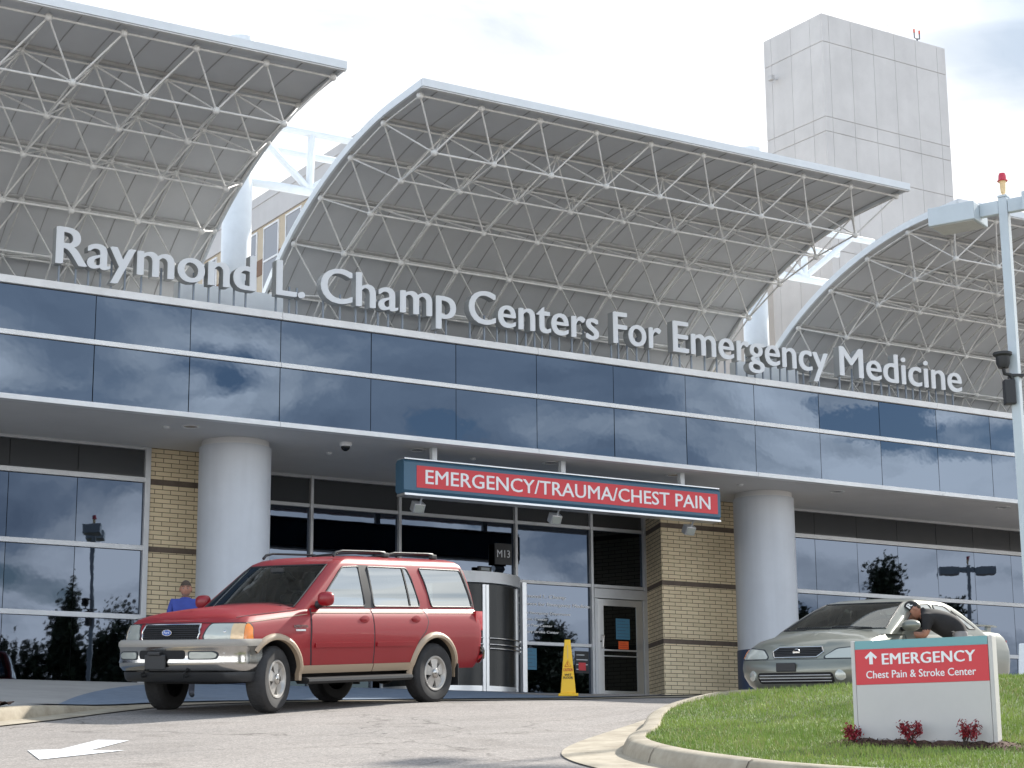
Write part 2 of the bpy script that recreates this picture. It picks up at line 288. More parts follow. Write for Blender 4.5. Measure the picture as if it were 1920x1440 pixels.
# ------------------------------------------------------------------ mesh helpers
OFF = {}
class MB:
    def __init__(s): s.bm = bmesh.new(); s.mi = 0
    def face(s, vs):
        try:
            f = s.bm.faces.new(vs); f.material_index = s.mi; return f
        except ValueError: return None
    def v(s, p): return s.bm.verts.new(p)
    def box(s, x0, x1, y0, y1, z0, z1):
        return s.hexa([(x0, y0, z0), (x1, y0, z0), (x1, y1, z0), (x0, y1, z0), (x0, y0, z1), (x1, y0, z1), (x1, y1, z1), (x0, y1, z1)])
    def hexa(s, p):
        v = [s.v(q) for q in p]
        for f in ((3, 2, 1, 0), (4, 5, 6, 7), (0, 1, 5, 4), (1, 2, 6, 5), (2, 3, 7, 6), (3, 0, 4, 7)): s.face([v[i] for i in f])
        return s
    def obox(s, c, ex, ey, ez):
        c, ex, ey, ez = Vector(c), Vector(ex), Vector(ey), Vector(ez)
        return s.hexa([c - ex - ey - ez, c + ex - ey - ez, c + ex + ey - ez, c - ex + ey - ez, c - ex - ey + ez, c + ex - ey + ez, c + ex + ey + ez, c - ex + ey + ez])
    def tube(s, p0, p1, r, n=8, r1=None, cap=True):
        p0, p1 = Vector(p0), Vector(p1); d = (p1 - p0)
        if d.length < 1e-6: return s
        q = d.to_track_quat('Z', 'Y'); r1 = r if r1 is None else r1
        A = [s.v(p0 + q @ Vector((r * math.cos(2 * math.pi * i / n), r * math.sin(2 * math.pi * i / n), 0))) for i in range(n)]
        B = [s.v(p1 + q @ Vector((r1 * math.cos(2 * math.pi * i / n), r1 * math.sin(2 * math.pi * i / n), 0))) for i in range(n)]
        for i in range(n): s.face([A[i], A[(i + 1) % n], B[(i + 1) % n], B[i]])
        if cap: s.face(A[::-1]); s.face(B)
        return s
    def path(s, pts, r, n=8, rs=None):
        pts = [Vector(p) for p in pts]; rings = []
        for i, p in enumerate(pts):
            d = (pts[min(i + 1, len(pts) - 1)] - pts[max(i - 1, 0)]); q = d.to_track_quat('Z', 'Y'); rr = rs[i] if rs else r
            rings.append([p + q @ Vector((rr * math.cos(2 * math.pi * k / n), rr * math.sin(2 * math.pi * k / n), 0)) for k in range(n)])
        return s.rings(rings)
    def rings(s, rings, cap0=True, cap1=True, closed=True):
        V = [[s.v(p) for p in r] for r in rings]; n = len(V[0])
        for a, b in zip(V, V[1:]):
            for i in range(n if closed else n - 1): s.face([a[i], a[(i + 1) % n], b[(i + 1) % n], b[i]])
        if cap0 and closed: s.face(V[0][::-1])
        if cap1 and closed: s.face(V[-1])
        return s
    def lathe(s, prof, c=(0, 0, 0), ax='Z', n=24, cap=True):
        c = Vector(c); rr = []
        for r, h in prof:
            ring = []
            for i in range(n):
                a = 2 * math.pi * i / n; x, y = r * math.cos(a), r * math.sin(a)
                ring.append(c + (Vector((x, y, h)) if ax == 'Z' else Vector((x, h, y)) if ax == 'Y' else Vector((h, x, y))))
            rr.append(ring)
        return s.rings(rr, cap, cap)
    def ball(s, c, r, seg=10, ring=6, sc=(1, 1, 1)):
        c = Vector(c)
        rr = [[c + Vector((sc[0] * r * math.sin(math.pi * j / ring) * math.cos(2 * math.pi * i / seg), sc[1] * r * math.sin(math.pi * j / ring) * math.sin(2 * math.pi * i / seg), -sc[2] * r * math.cos(math.pi * j / ring))) for i in range(seg)] for j in range(1, ring)]
        V = [[s.v(p) for p in q] for q in rr]
        b = s.v(c - Vector((0, 0, r * sc[2]))); t = s.v(c + Vector((0, 0, r * sc[2])))
        for a, d in zip(V, V[1:]):
            for i in range(seg): s.face([a[i], a[(i + 1) % seg], d[(i + 1) % seg], d[i]])
        for i in range(seg): s.face([b, V[0][(i + 1) % seg], V[0][i]]); s.face([t, V[-1][i], V[-1][(i + 1) % seg]])
        return s
    def prism(s, poly, f0, f1):
        A = [s.v(f0(*p)) for p in poly]; B = [s.v(f1(*p)) for p in poly]; n = len(poly)
        s.face(A[::-1]); s.face(B)
        for i in range(n): s.face([A[i], A[(i + 1) % n], B[(i + 1) % n], B[i]])
        return s
    def grid(s, P):
        V = [[s.v(p) for p in r] for r in P]
        for a, b in zip(V, V[1:]):
            for i in range(len(a) - 1): s.face([a[i], a[i + 1], b[i + 1], b[i]])
        return s
    def add_mesh(s, me, f=None):
        vs = [s.v(f(v.co) if f else v.co) for v in me.vertices]
        for p in me.polygons: s.face([vs[i] for i in p.vertices])
        return s
    def build(s, name, m, parent=None, smooth=None, bevel=0.0, recalc=True, weld=False):
        off = OFF.get(parent.name, Vector()) if parent else Vector()
        if weld: bmesh.ops.remove_doubles(s.bm, verts=s.bm.verts, dist=1e-4)
        if recalc: bmesh.ops.recalc_face_normals(s.bm, faces=s.bm.faces)
        if bevel:
            ed = [e for e in s.bm.edges if e.is_manifold and e.calc_face_angle(0) > 0.6]
            bmesh.ops.bevel(s.bm, geom=ed, offset=bevel, segments=2, profile=0.6, affect='EDGES', clamp_overlap=True)
        if off.length: bmesh.ops.translate(s.bm, verts=s.bm.verts, vec=-off)
        me = bpy.data.meshes.new(name); s.bm.to_mesh(me); s.bm.free()
        for x in (m if isinstance(m, (list, tuple)) else [m]): me.materials.append(x)
        if smooth is not None:
            me.polygons.foreach_set('use_smooth', [True] * len(me.polygons)); me.set_sharp_from_angle(angle=R(smooth))
        return link(name, me, parent)
def link(name, me, parent=None):
    o = bpy.data.objects.new(name, me); COL.objects.link(o)
    if parent:
        o.parent = parent
        if parent.name in OFF: OFF[o.name] = OFF[parent.name]
    return o
def tag(o, label=None, cat=None, group=None, kind=None):
    for k, v in (('label', label), ('category', cat), ('group', group), ('kind', kind)):
        if v: o[k] = v
    return o
def thing(name, label, cat, loc=(0, 0, 0), group=None, world=True):
    o = bpy.data.objects.new(name, None); COL.objects.link(o); o.location = loc; o.empty_display_size = 0.3
    if world: OFF[o.name] = Vector(loc)
    return tag(o, label, cat, group)
def copy_tree(o, parent=None):
    c = o.copy(); COL.objects.link(c); c.parent = parent
    for ch in o.children: copy_tree(ch, c)
    return c
def text_mesh(s, size=1.0, extrude=0.0, offset=0.0, res=4, spacing=1.0):
    cu = bpy.data.curves.new('txt', 'FONT'); cu.body = s; cu.size = size; cu.extrude = extrude; cu.offset = offset; cu.resolution_u = res; cu.space_character = spacing
    o = bpy.data.objects.new('txt', cu); COL.objects.link(o)
    dg = bpy.context.evaluated_depsgraph_get(); dg.update()
    me = bpy.data.meshes.new_from_object(o.evaluated_get(dg)); bpy.data.objects.remove(o); bpy.data.curves.remove(cu)
    return me
def mbox(me):
    a = np.empty(len(me.vertices) * 3); me.vertices.foreach_get('co', a); a = a.reshape(-1, 3); return a.min(0), a.max(0)
def text_obj(name, s, m, parent, origin, xd, yd, width=None, height=None, thick=0.004, bold=0.0, center=False, spacing=1.0):
    """flat lettering: cap height = height, total width = width; origin = left end of the base line"""
    me = text_mesh(s, 1.0, 0.5, 0, 3, spacing); lo, hi = mbox(me)
    cap = mbox(text_mesh('E', 1.0, 0, 0, 2))[1][1]
    sy = (height / cap) if height else 1.0; sx = (width / (hi[0] - lo[0])) if width else sy
    xd, yd = Vector(xd).normalized(), Vector(yd).normalized(); n = xd.cross(yd); o = Vector(origin)
    if center: o = o - xd * (hi[0] - lo[0]) * sx / 2
    b = MB()
    for k, dx in enumerate((0.0, bold, -bold) if bold else (0.0,)):
        b.add_mesh(me, lambda c: o + xd * (c.x - lo[0] + dx) * sx + yd * (c.y + (0, .006, -.006)[k] * (bold > 0)) * sy + n * (c.z + 0.5) * thick * (1 - .12 * k))
    return b.build(name, m, parent, recalc=False)
def boolean_cut(obj, cutters):
    for c in cutters:
        md = obj.modifiers.new('cut', 'BOOLEAN'); md.operation = 'DIFFERENCE'; md.solver = 'EXACT'; md.object = c
    dg = bpy.context.evaluated_depsgraph_get(); dg.update()
    me = bpy.data.meshes.new_from_object(obj.evaluated_get(dg)); obj.modifiers.clear(); old = obj.data; obj.data = me
    for c in cutters: bpy.data.objects.remove(c)
    return obj

# ------------------------------------------------------------------ ground
SL = [(-600, -3.7), (-30, -3.65), (0, -3.5), (8, -2.53), (15.3, -1.745), (22.5, -0.975), (24.9, -0.726), (30, -0.455), (36, -0.146), (38.8, 0.0), (900, 0.0)]
SRt = [(-600, -3.7), (-30, -3.65), (0, -3.5), (8, -2.53), (15.3, -1.745), (18.5, -1.40), (20, -1.16), (21.5, -0.93), (22.6, -0.92), (24.5, -0.83), (27, -0.68), (30, -0.45), (36, -0.12), (38.8, 0.0), (900, 0.0)]
def interp(t, x):
    if x <= t[0][0]: return t[0][1]
    for (a, b), (c, d) in zip(t, t[1:]):
        if x <= c: return b + (d - b) * (x - a) / (c - a)
    return t[-1][1]
def sm(a, b, x):
    t = min(1, max(0, (x - a) / (b - a))); return t * t * (3 - 2 * t)
def to_cam(p): return (CA * p[0] - SA * p[1], SA * p[0] + CA * p[1])
def road_z(x, s):
    zl = sum(interp(SL, s + d) for d in (-.5, 0, .5)) / 3; zr = sum(interp(SRt, s + d) for d in (-.4, 0, .4)) / 3
    z = zl + (zr - zl) * sm(0.6, 2.4, x)
    p = W(x, s); k = sm(27.2, 31.2, p.y) if s > 15 else 0
    return z + k * (0.0 - z)
def ground_pt(x, s, dz=0.0): return W(x, s, road_z(x, s) + dz)
def axis_vals(fine0, fine1, step, far):
    a = list(np.arange(fine0, fine1 + 1e-6, step)); o = []; d = step
    lo, hi = fine0, fine1
    L_, H_ = [], []
    while lo > -far: d *= 1.6; lo -= d; L_.append(lo)
    d = step
    while hi < far: d *= 1.6; hi += d; H_.append(hi)
    return L_[::-1] + a + H_
b = MB()
xs_ = axis_vals(-12, 14, 0.25, 900); ss_ = axis_vals(8, 44, 0.2, 900)
b.grid([[ground_pt(x, s) for x in xs_] for s in ss_])
tag(b.build('road', M['asphalt'], smooth=60, recalc=False), kind='structure')

def strip(name, m, left, right, dz0=0.0, dz1=0.0, n=6, zf=road_z):
    """sheet between two polylines in camera-plan coordinates"""
    bb = MB(); rows = []
    for (a, c) in zip(left, right):
        rows.append([W(a[0] + (c[0] - a[0]) * i / n, a[1] + (c[1] - a[1]) * i / n, zf(a[0] + (c[0] - a[0]) * i / n, a[1] + (c[1] - a[1]) * i / n) + dz0 + (dz1 - dz0) * i / n) for i in range(n + 1)])
    bb.grid(rows); return bb.build(name, m, smooth=50, recalc=False)
def resample(poly, step=0.25):
    out_ = []
    for a, c in zip(poly, poly[1:]):
        L_ = math.dist(a, c); k = max(1, int(L_ / step))
        for i in range(k): out_.append((a[0] + (c[0] - a[0]) * i / k, a[1] + (c[1] - a[1]) * i / k))
    out_.append(poly[-1]); return out_
def smooth_poly(poly, it=3):
    for _ in range(it):
        q = [poly[0]]
        for a, c in zip(poly, poly[1:]): q += [(a[0] * .75 + c[0] * .25, a[1] * .75 + c[1] * .25), (a[0] * .25 + c[0] * .75, a[1] * .25 + c[1] * .75)]
        q.append(poly[-1]); poly = q
    return poly
def offset_poly(poly, d):
    out_ = []
    for i, p in enumerate(poly):
        a, c = poly[max(0, i - 1)], poly[min(len(poly) - 1, i + 1)]; t = Vector((c[0] - a[0], c[1] - a[1])).normalized()
        out_.append((p[0] - t.y * d, p[1] + t.x * d))
    return out_
# --- left kerb, gutter, blue painted strip and sidewalk
kerb_l = resample(smooth_poly([(-12, 12.0), (-8.4, 16.5), (-6.6, 19.2), (-5.62, 21.4), (-5.15, 23.2), (-4.75, 24.3), (-3.9, 25.3), (-2.6, 26.6), (-0.4, 29.0), (1.2, 31.6), (2.4, 34.2), (5.0, 36.6)]), 0.4)
def kerb_h(i): # kerb height dies away to a flush ramp behind the car
    x, s = kerb_l[i]; return 0.13 * (1 - sm(21.6, 24.4, s))
g0 = offset_poly(kerb_l, -0.42)
strip('gutter', M['kerb'], g0, kerb_l, 0.014, 0.018, 4)['kind'] = 'structure'
rows = []
kin = offset_poly(kerb_l, 0.05); kin2 = offset_poly(kerb_l, 0.22)
for i, p in enumerate(kerb_l):
    h = kerb_h(i) + 0.022
    rows.append([W(*p, road_z(*p) + 0.014), W(p[0] * .6 + kin[i][0] * .4, p[1] * .6 + kin[i][1] * .4, road_z(*p) + h * .75), W(*kin[i], road_z(*p) + h), W(*kin2[i], road_z(*p) + h + 0.004)])
b = MB(); b.grid(rows); tag(b.build('kerb', M['kerb'], smooth=40, recalc=False), kind='structure')
def walk_z(x, s, i):
    p = W(x, s); zk = road_z(*kerb_l[i]) + kerb_h(i) + 0.027; k = sm(W(*kerb_l[i]).y, 31.6, p.y); return zk + (0.027 - zk) * k
rows, rows2 = [], []
for i, p in enumerate(kerb_l):
    q = kin2[i]; w0 = W(*q); tgt = Vector((w0.x, 33.39, 0)); r_, r2_ = [], []
    dirw = Vector((0.0, 1.0, 0)); bw = 0.9
    for k in range(25):
        t = k / 24; pw = w0.lerp(tgt, t); x, s = to_cam(pw); r_.append(Vector((pw.x, pw.y, walk_z(x, s, i))))
    for k in range(13):
        t = k / 12 * (.12 + 5.5 * sm(22.0, 27.5, q[1])) / max(0.1, (tgt - w0).length); pw = w0.lerp(tgt, min(1, t)); x, s = to_cam(pw); r2_.append(Vector((pw.x, pw.y, walk_z(x, s, i) + 0.016)))
    rows.append(r_); rows2.append(r2_)
b = MB(); b.grid(rows); tag(b.build('sidewalk', M['sidewalk'], smooth=50, recalc=False), kind='structure')
b = MB(); b.grid(rows2); tag(b.build('painted_strip', M['bluepaint'], smooth=50, recalc=False), kind='structure')
# right part of the apron in front of the doors, painted the same blue grey
b = MB(); b.grid([[Vector((x, y, 0.012 + (0.055 * sm(31.4, 33.3, y)))) for y in np.linspace(30.6, 33.38, 8)] for x in np.linspace(15.6, 44, 24)])
tag(b.build('entrance_apron', M['bluepaint'], smooth=50, recalc=False), kind='structure')
# mulch bed beside the left sidewalk
b = MB(); bed = []
for j in range(9):
    row = []
    for i in range(14):
        x, s = -7.9 + i * 0.15, 21.9 + j * 0.09 + (i - 8) * 0.05
        row.append(W(x, s, road_z(x, s) + 0.14 + 0.05 * math.sin(i * 1.9 + j) * random.random() + 0.03 * (1 - abs(j - 4) / 4)))
    bed.append(row)
b.grid(bed); tag(b.build('mulch_bed', M['mulch'], smooth=40, recalc=False), kind='structure')
# --- painted arrow
arrow = [(-4.45, 17.55), (-4.02, 16.35), (-3.22, 17.42), (-3.72, 17.42), (-3.62, 18.5), (-4.18, 18.45), (-4.10, 17.60)]
arrow = [(-4.40, 17.42), (-4.04, 16.42), (-3.50, 17.33), (-3.82, 17.36), (-3.70, 18.5), (-4.02, 18.6), (-4.12, 17.50)]
b = MB(); me_ = bmesh.new(); f_ = me_.faces.new([me_.verts.new((p[0], p[1], 0)) for p in arrow])
for ax in (0, 1):
    lo_ = min(p[ax] for p in arrow); hi_ = max(p[ax] for p in arrow)
    for v_ in np.arange(lo_ + .1, hi_, .12):
        no = Vector((1, 0, 0)) if ax == 0 else Vector((0, 1, 0))
        bmesh.ops.bisect_plane(me_, geom=me_.verts[:] + me_.edges[:] + me_.faces[:], plane_co=no * v_, plane_no=no)
for f_ in me_.faces: b.face([b.v(ground_pt(v.co.x, v.co.y, 0.006)) for v in f_.verts])
me_.free(); tag(b.build('painted_arrow', M['paint'], weld=True), kind='structure')

# --- grass island on the right: gutter pan, kerb, lawn
isl = smooth_poly([(12, 11.9), (6.0, 12.0), (3.2, 12.5), (1.6, 13.4), (0.75, 14.8), (0.42, 15.9), (0.38, 16.8), (0.62, 18.0), (1.10, 19.6), (1.62, 20.8), (2.3, 21.45), (3.3, 21.75), (5.0, 21.85), (7.5, 22.3), (12, 23.6)], 3)
isl = resample(isl, 0.18)
def gut_w(s, x): return 0.10 + 0.42 * (1 - sm(17.6, 20.6, s)) if s > 16 else 0.52
inner = []
for i, p in enumerate(isl):
    a, c = isl[max(0, i - 1)], isl[min(len(isl) - 1, i + 1)]; t = Vector((c[0] - a[0], c[1] - a[1])).normalized(); w = gut_w(p[1], p[0])
    inner.append((p[0] + t.y * w, p[1] - t.x * w))
inner = smooth_poly(inner, 1)[::2]
inner = resample(inner, 0.2)
def near_idx(p): return min(range(len(isl)), key=lambda k: (isl[k][0] - p[0]) ** 2 + (isl[k][1] - p[1]) ** 2)
kz = []
rg, rk = [], []
nrm = []
for i, p in enumerate(inner):
    a, c = inner[max(0, i - 1)], inner[min(len(inner) - 1, i + 1)]; t = Vector((c[0] - a[0], c[1] - a[1])).normalized(); nrm.append((t.y, -t.x))
for i, p in enumerate(inner):
    n_ = nrm[i]; q = isl[near_idx(p)]; z = road_z(*p)
    rg.append([W(*q, road_z(*q) + 0.012)] + [W(q[0] + (p[0] - q[0]) * t, q[1] + (p[1] - q[1]) * t, road_z(q[0] + (p[0] - q[0]) * t, q[1] + (p[1] - q[1]) * t) + 0.014) for t in (.25, .5, .75)] + [W(*p, z + 0.016)])
    o_ = lambda d: (p[0] + n_[0] * d, p[1] + n_[1] * d)
    rk.append([W(*o_(-0.005), z + 0.0), W(*o_(0.02), z + 0.075), W(*o_(0.05), z + 0.125), W(*o_(0.09), z + 0.145), W(*o_(0.20), z + 0.15), W(*o_(0.215), z + 0.10)])
b = MB(); b.grid(rg); tag(b.build('gutter', M['kerb'], smooth=40, recalc=False), kind='structure')
b = MB(); b.grid(rk); tag(b.build('kerb', M['kerb'], smooth=40, recalc=False), kind='structure')
jn = MB()
for i in range(6, len(inner), 9):
    a, c = Vector((*inner[i], 0)), Vector((*nrm[i], 0)); t_ = Vector((-c.y, c.x, 0)); z = road_z(*inner[i])
    prof = [(-.006, .01), (.016, .078), (.047, .129), (.088, .150), (.20, .155)]
    for (d0, h0), (d1, h1) in zip(prof, prof[1:]):
        P4 = []
        for d, h in ((d0, h0), (d1, h1)):
            for w_ in (-.005, .005):
                q_ = a + c * d + t_ * w_; P4.append(W(q_.x, q_.y, z + h + .002))
        jn.face([jn.v(P4[0]), jn.v(P4[1]), jn.v(P4[3]), jn.v(P4[2])])
tag(jn.build('kerb_joint', M['stem'], recalc=False), kind='structure')
lawn_edge = [(p[0] + n_[0] * 0.2, p[1] + n_[1] * 0.2) for p, n_ in zip(inner, nrm)]
def lawn_z(x, s):
    e = 0.12; g = min(0.16, 0.055 * max(0, x - 2.3)) * sm(15.2, 20.3, s)
    return road_z(x, s) + e + g
def inside(p, poly):
    c = False; j = len(poly) - 1
    for i in range(len(poly)):
        if (poly[i][1] > p[1]) != (poly[j][1] > p[1]) and p[0] < (poly[j][0] - poly[i][0]) * (p[1] - poly[i][1]) / (poly[j][1] - poly[i][1]) + poly[i][0]: c = not c
        j = i
    return c
# lawn sheet: for each s a row across from edge to edge
b = MB(); lf = bmesh.new(); lf.faces.new([lf.verts.new((p[0], p[1], 0)) for p in lawn_edge])
for ax, lo_, hi_, st in ((0, 0.6, 11.6, 0.4), (1, 12.3, 23.4, 0.3)):
    for v_ in np.arange(lo_, hi_, st):
        no = Vector((1, 0, 0)) if ax == 0 else Vector((0, 1, 0))
        bmesh.ops.bisect_plane(lf, geom=lf.verts[:] + lf.edges[:] + lf.faces[:], plane_co=no * v_, plane_no=no)
for f_ in lf.faces: b.face([b.v(W(v.co.x, v.co.y, lawn_z(v.co.x, v.co.y))) for v in f_.verts])
lf.free(); tag(b.build('lawn', M['turf'], smooth=60, weld=True), kind='structure')
# grass blades
SIGN_A, SIGN_B = (2.80, 15.9), (3.85, 15.38)
pts = []
while len(pts) < 150000:
    x = 0.9 + 10.9 * random.random(); s = 12.3 + 10.6 * random.random()
    if x > 7.5 and random.random() < .35: continue
    if not inside((x, s), lawn_edge): continue
    pts.append((x, s))
NB = len(pts); vv = np.empty((NB * 3, 3), np.float32)
for i, (x, s) in enumerate(pts):
    z = lawn_z(x, s); a = random.random() * 6.283; h = (0.020 + 0.036 * random.random() ** 1.5) * (.75 + .5 * (.5 + .5 * math.sin(x * 2.1 + 1.3 * math.sin(s * 1.7)) * math.sin(s * 1.3 + x))); w = 0.0035 + 0.003 * random.random(); l = 0.03 * random.random()
    p = W(x, s, z); ca_, sa_ = math.cos(a), math.sin(a); a2 = random.random() * 6.283
    vv[i * 3] = (p.x - ca_ * w, p.y - sa_ * w, z - 0.004); vv[i * 3 + 1] = (p.x + ca_ * w, p.y + sa_ * w, z - 0.004); vv[i * 3 + 2] = (p.x + math.cos(a2) * l, p.y + math.sin(a2) * l, z + h)
me = bpy.data.meshes.new('grass'); me.vertices.add(NB * 3); me.vertices.foreach_set('co', vv.ravel()); me.loops.add(NB * 3); me.loops.foreach_set('vertex_index', np.arange(NB * 3, dtype=np.int32))
me.polygons.add(NB); me.polygons.foreach_set('loop_start', np.arange(0, NB * 3, 3, dtype=np.int32)); me.polygons.foreach_set('loop_total', np.full(NB, 3, np.int32))
me.materials.append(M['blade']); me.materials.append(M['blade2']); me.polygons.foreach_set('material_index', (RNG.random(NB) < 0.28).astype(np.int32)); me.update(calc_edges=True); me.validate()
tag(link('grass', me), 'short green mown grass on the kerbed island', 'grass', kind='stuff')

# ------------------------------------------------------------------ the entrance building
FY, WY, MY = 29.15, 32.11, 33.4      # fascia plane, outer window walls, recessed entrance wall
JU = [-7.1, -5.38, -3.66, -1.94, -0.22, 1.50, 3.22, 4.94, 6.66, 8.38, 10.11, 11.77, 13.43, 15.19, 16.93, 18.67, 20.42, 22.14, 23.86, 25.56, 27.22, 28.85, 30.45, 32.05, 33.65, 35.25, 36.85, 38.45, 40.05]
bld = thing('hospital_building', 'low hospital entrance building with dark blue glass fascia, buff brick piers and round columns', 'building', (18, 31, 0))
def part(name, m, parent, fn, **k):
    bb = MB(); fn(bb); return bb.build(name, m, parent, **k)
X0, X1 = JU[0], JU[-1]
# structural core behind the glass (roof slab, back fill)
part('roof_slab', M['soffit'], bld, lambda q: q.box(X0, X1, FY + .14, 46, 6.02, 6.17))
part('fascia_backing', M['gap'], bld, lambda q: q.box(X0, X1, FY + .06, FY + .13, 4.36, 6.2))
part('soffit', M['soffit'], bld, lambda q: q.box(X0, X1, FY + .02, 33.6, 4.302, 4.36))
for nm, z0, z1, pr in (('cornice', 6.175, 6.30, .06), ('fascia_trim', 5.335, 5.415, .045), ('fascia_trim', 4.285, 4.372, .06)):
    def f(q):
        js = JU[::3] + [X1]
        for a, c in zip(js, js[1:]):
            q.box(a + .003, c - .003, FY - pr, FY + .12 + (.6 if z1 > 6.2 else 0), z0, z1)
    part(nm, M['trim'], bld, f, bevel=0.006)
for i, (a, c) in enumerate(zip(JU, JU[1:])):
    for z0, z1 in ((4.375, 5.332), (5.418, 6.172)):
        t1, t2 = random.gauss(0, .0022), random.gauss(0, .0016)
        w, h = (c - a) / 2 - .007, (z1 - z0) / 2
        def f(q): q.obox(((a + c) / 2, FY + .012, (z0 + z1) / 2), (w, w * t1, 0), (0, .008, 0), (0, h * t2, h))
        part('fascia_panel', M['spandrel'], bld, f)
# window walls
def window_wall(y, us, zs, name_glass='window_pane', glass='window', dark_top=True, fz0=0.0, mw=.03):
    for i, (a, c) in enumerate(zip(us, us[1:])):
        for j, (z0, z1) in enumerate(zip(zs, zs[1:])):
            t1, t2 = random.gauss(0, .0016), random.gauss(0, .0012)
            w, h = (c - a) / 2 - .006, (z1 - z0) / 2 - .02
            part(name_glass, M['greyspandrel' if j == 3 else glass], bld, lambda q: q.obox(((a + c) / 2, y + .02, (z0 + z1) / 2), (w, w * t1, 0), (0, .008, 0), (0, h * t2, h)))
    part('wall_backing', M['gap'], bld, lambda q: q.box(us[0], us[-1], y + .05, y + .12, zs[0], zs[-1]))
    for z in zs[:-1]:
        part('transom', M['frame'], bld, lambda q: q.box(us[0], us[-1], y - .05, y + .045, z - (.045 if z > .2 else .0), z + .045), bevel=.006)
    part('transom', M['frame'], bld, lambda q: q.box(us[0], us[-1], y - .05, y + .045, zs[-1] - .05, zs[-1]))
ROW = [0.0, 1.24, 2.47, 3.70, 4.30]
lu = [-2.6, -1.36, -.12, 1.12, 2.36, 3.6, 4.84, 6.08, 7.32, 8.5, 9.70, 10.93, 12.18]
window_wall(WY, lu, ROW)
ru = [26.84, 27.88, 29.12, 30.35, 31.57, 32.76, 33.98, 35.2, 36.42, 37.64, 38.86]
window_wall(WY, ru, ROW)
for u_ in (12.21,): part('jamb', M['frame'], bld, lambda q: q.box(u_ - .05, u_ + .05, WY - .06, WY + .05, 0, 4.3), bevel=.005)
part('sill_plinth', M['gap'], bld, lambda q: q.box(lu[0], 12.2, WY - .02, WY + .04, -.06, .012))
part('brick_pier', M['brick'], bld, lambda q: q.box(12.262, 14.2, WY - .02, 33.9, -.1, 4.301))
part('brick_pier', M['brick'], bld, lambda q: q.prism([(24.16, 33.6), (24.13, 33.3), (23.62, 32.09), (26.82, 32.09), (26.82, 33.6)], lambda x, y: (x, y, -.1), lambda x, y: (x, y, 4.301)))
for z in (3.68, 2.46, 1.24):
    part('brick_band', M['bandbrick'], bld, lambda q: q.box(12.264, 14.2, WY - .024, WY, z - .05, z + .05))
    part('brick_band', M['bandbrick'], bld, lambda q: q.prism([(24.155, 33.5), (24.126, 33.296), (23.617, 32.086), (26.81, 32.086), (26.81, 33.5)], lambda x, y: (x, y, z - .05), lambda x, y: (x, y, z + .05)))
# recessed entrance wall: glass bays and posts
mu = [14.2, 16.10, 18.06, 20.81, 22.71, 24.10]
for i, (a, c) in enumerate(zip(mu, mu[1:])):
    zz = [0.07, 1.20, 2.47, 3.70, 4.30]
    if i == 4: zz = [2.47, 3.70, 4.30]
    for z0, z1 in zip(zz, zz[1:]):
        t1, t2 = random.gauss(0, .0016), random.gauss(0, .0012); w, h = (c - a) / 2 - .03, (z1 - z0) / 2 - .03
        part('window_pane', M['greyspandrel' if z0 > 3.6 else 'window'], bld, lambda q: q.obox(((a + c) / 2, MY + .02, (z0 + z1) / 2), (w, w * t1, 0), (0, .008, 0), (0, h * t2, h)))
    for z in zz[:-1]:
        part('transom', M['frame'], bld, lambda q: q.box(a + .031, c - .031, MY - .05, MY + .045, z - (.035 if z > .2 else 0), z + .035), bevel=.005)
    part('transom', M['frame'], bld, lambda q: q.box(a + .031, c - .031, MY - .05, MY + .045, 4.24, 4.30))
part('wall_backing', M['gap'], bld, lambda q: q.box(14.2, 24.15, MY + .05, MY + .12, 0, 4.3))
for u_ in mu[1:]:
    part('mullion', M['frame'], bld, lambda q: q.box(u_ - .03, u_ + .03, MY - .07, MY + .045, .06, 4.3), bevel=.006)
# columns
for u_ in (1.30, 13.40, 25.46, 37.5):
    c_ = part('column', M['column'], bld, lambda q: q.lathe([(.64, 0), (.64, 4.19)], (u_, 30.92, 0), n=56), smooth=40)
    part('column_reveal', M['soffit'], c_, lambda q: q.lathe([(.60, 4.19), (.60, 4.302)], (u_, 30.92, 0), n=48), smooth=40)
    part('column_base', M['navy'], c_, lambda q: q.lathe([(.655, 0), (.655, 1.02)], (u_, 30.92, 0), n=56), smooth=40)
# lights and devices under the soffit
for u_, y_ in ((12.13, 29.91), (16.58, 29.95), (19.43, 29.88), (22.32, 29.86), (26.59, 29.86), (31.34, 29.75), (8.4, 29.9), (36, 29.8)):
    d_ = part('downlight', M['trim'], bld, lambda q: q.lathe([(.16, 4.303), (.165, 4.292), (.125, 4.290), (.118, 4.303)], (u_, y_, 0), n=24, cap=False), smooth=50)
    part('lamp_glass', M['greypane'], d_, lambda q: q.lathe([(.118, 4.300), (.06, 4.297)], (u_, y_, 0), n=20), smooth=50)
for u_, y_ in ((11.77, 30.11), (17.9, 30.2), (24.2, 30.1), (15.3, 31.0)):
    part('smoke_detector', M['trim'], bld, lambda q: q.lathe([(.06, 4.303), (.06, 4.28), (.04, 4.265)], (u_, y_, 0), n=16), smooth=50)
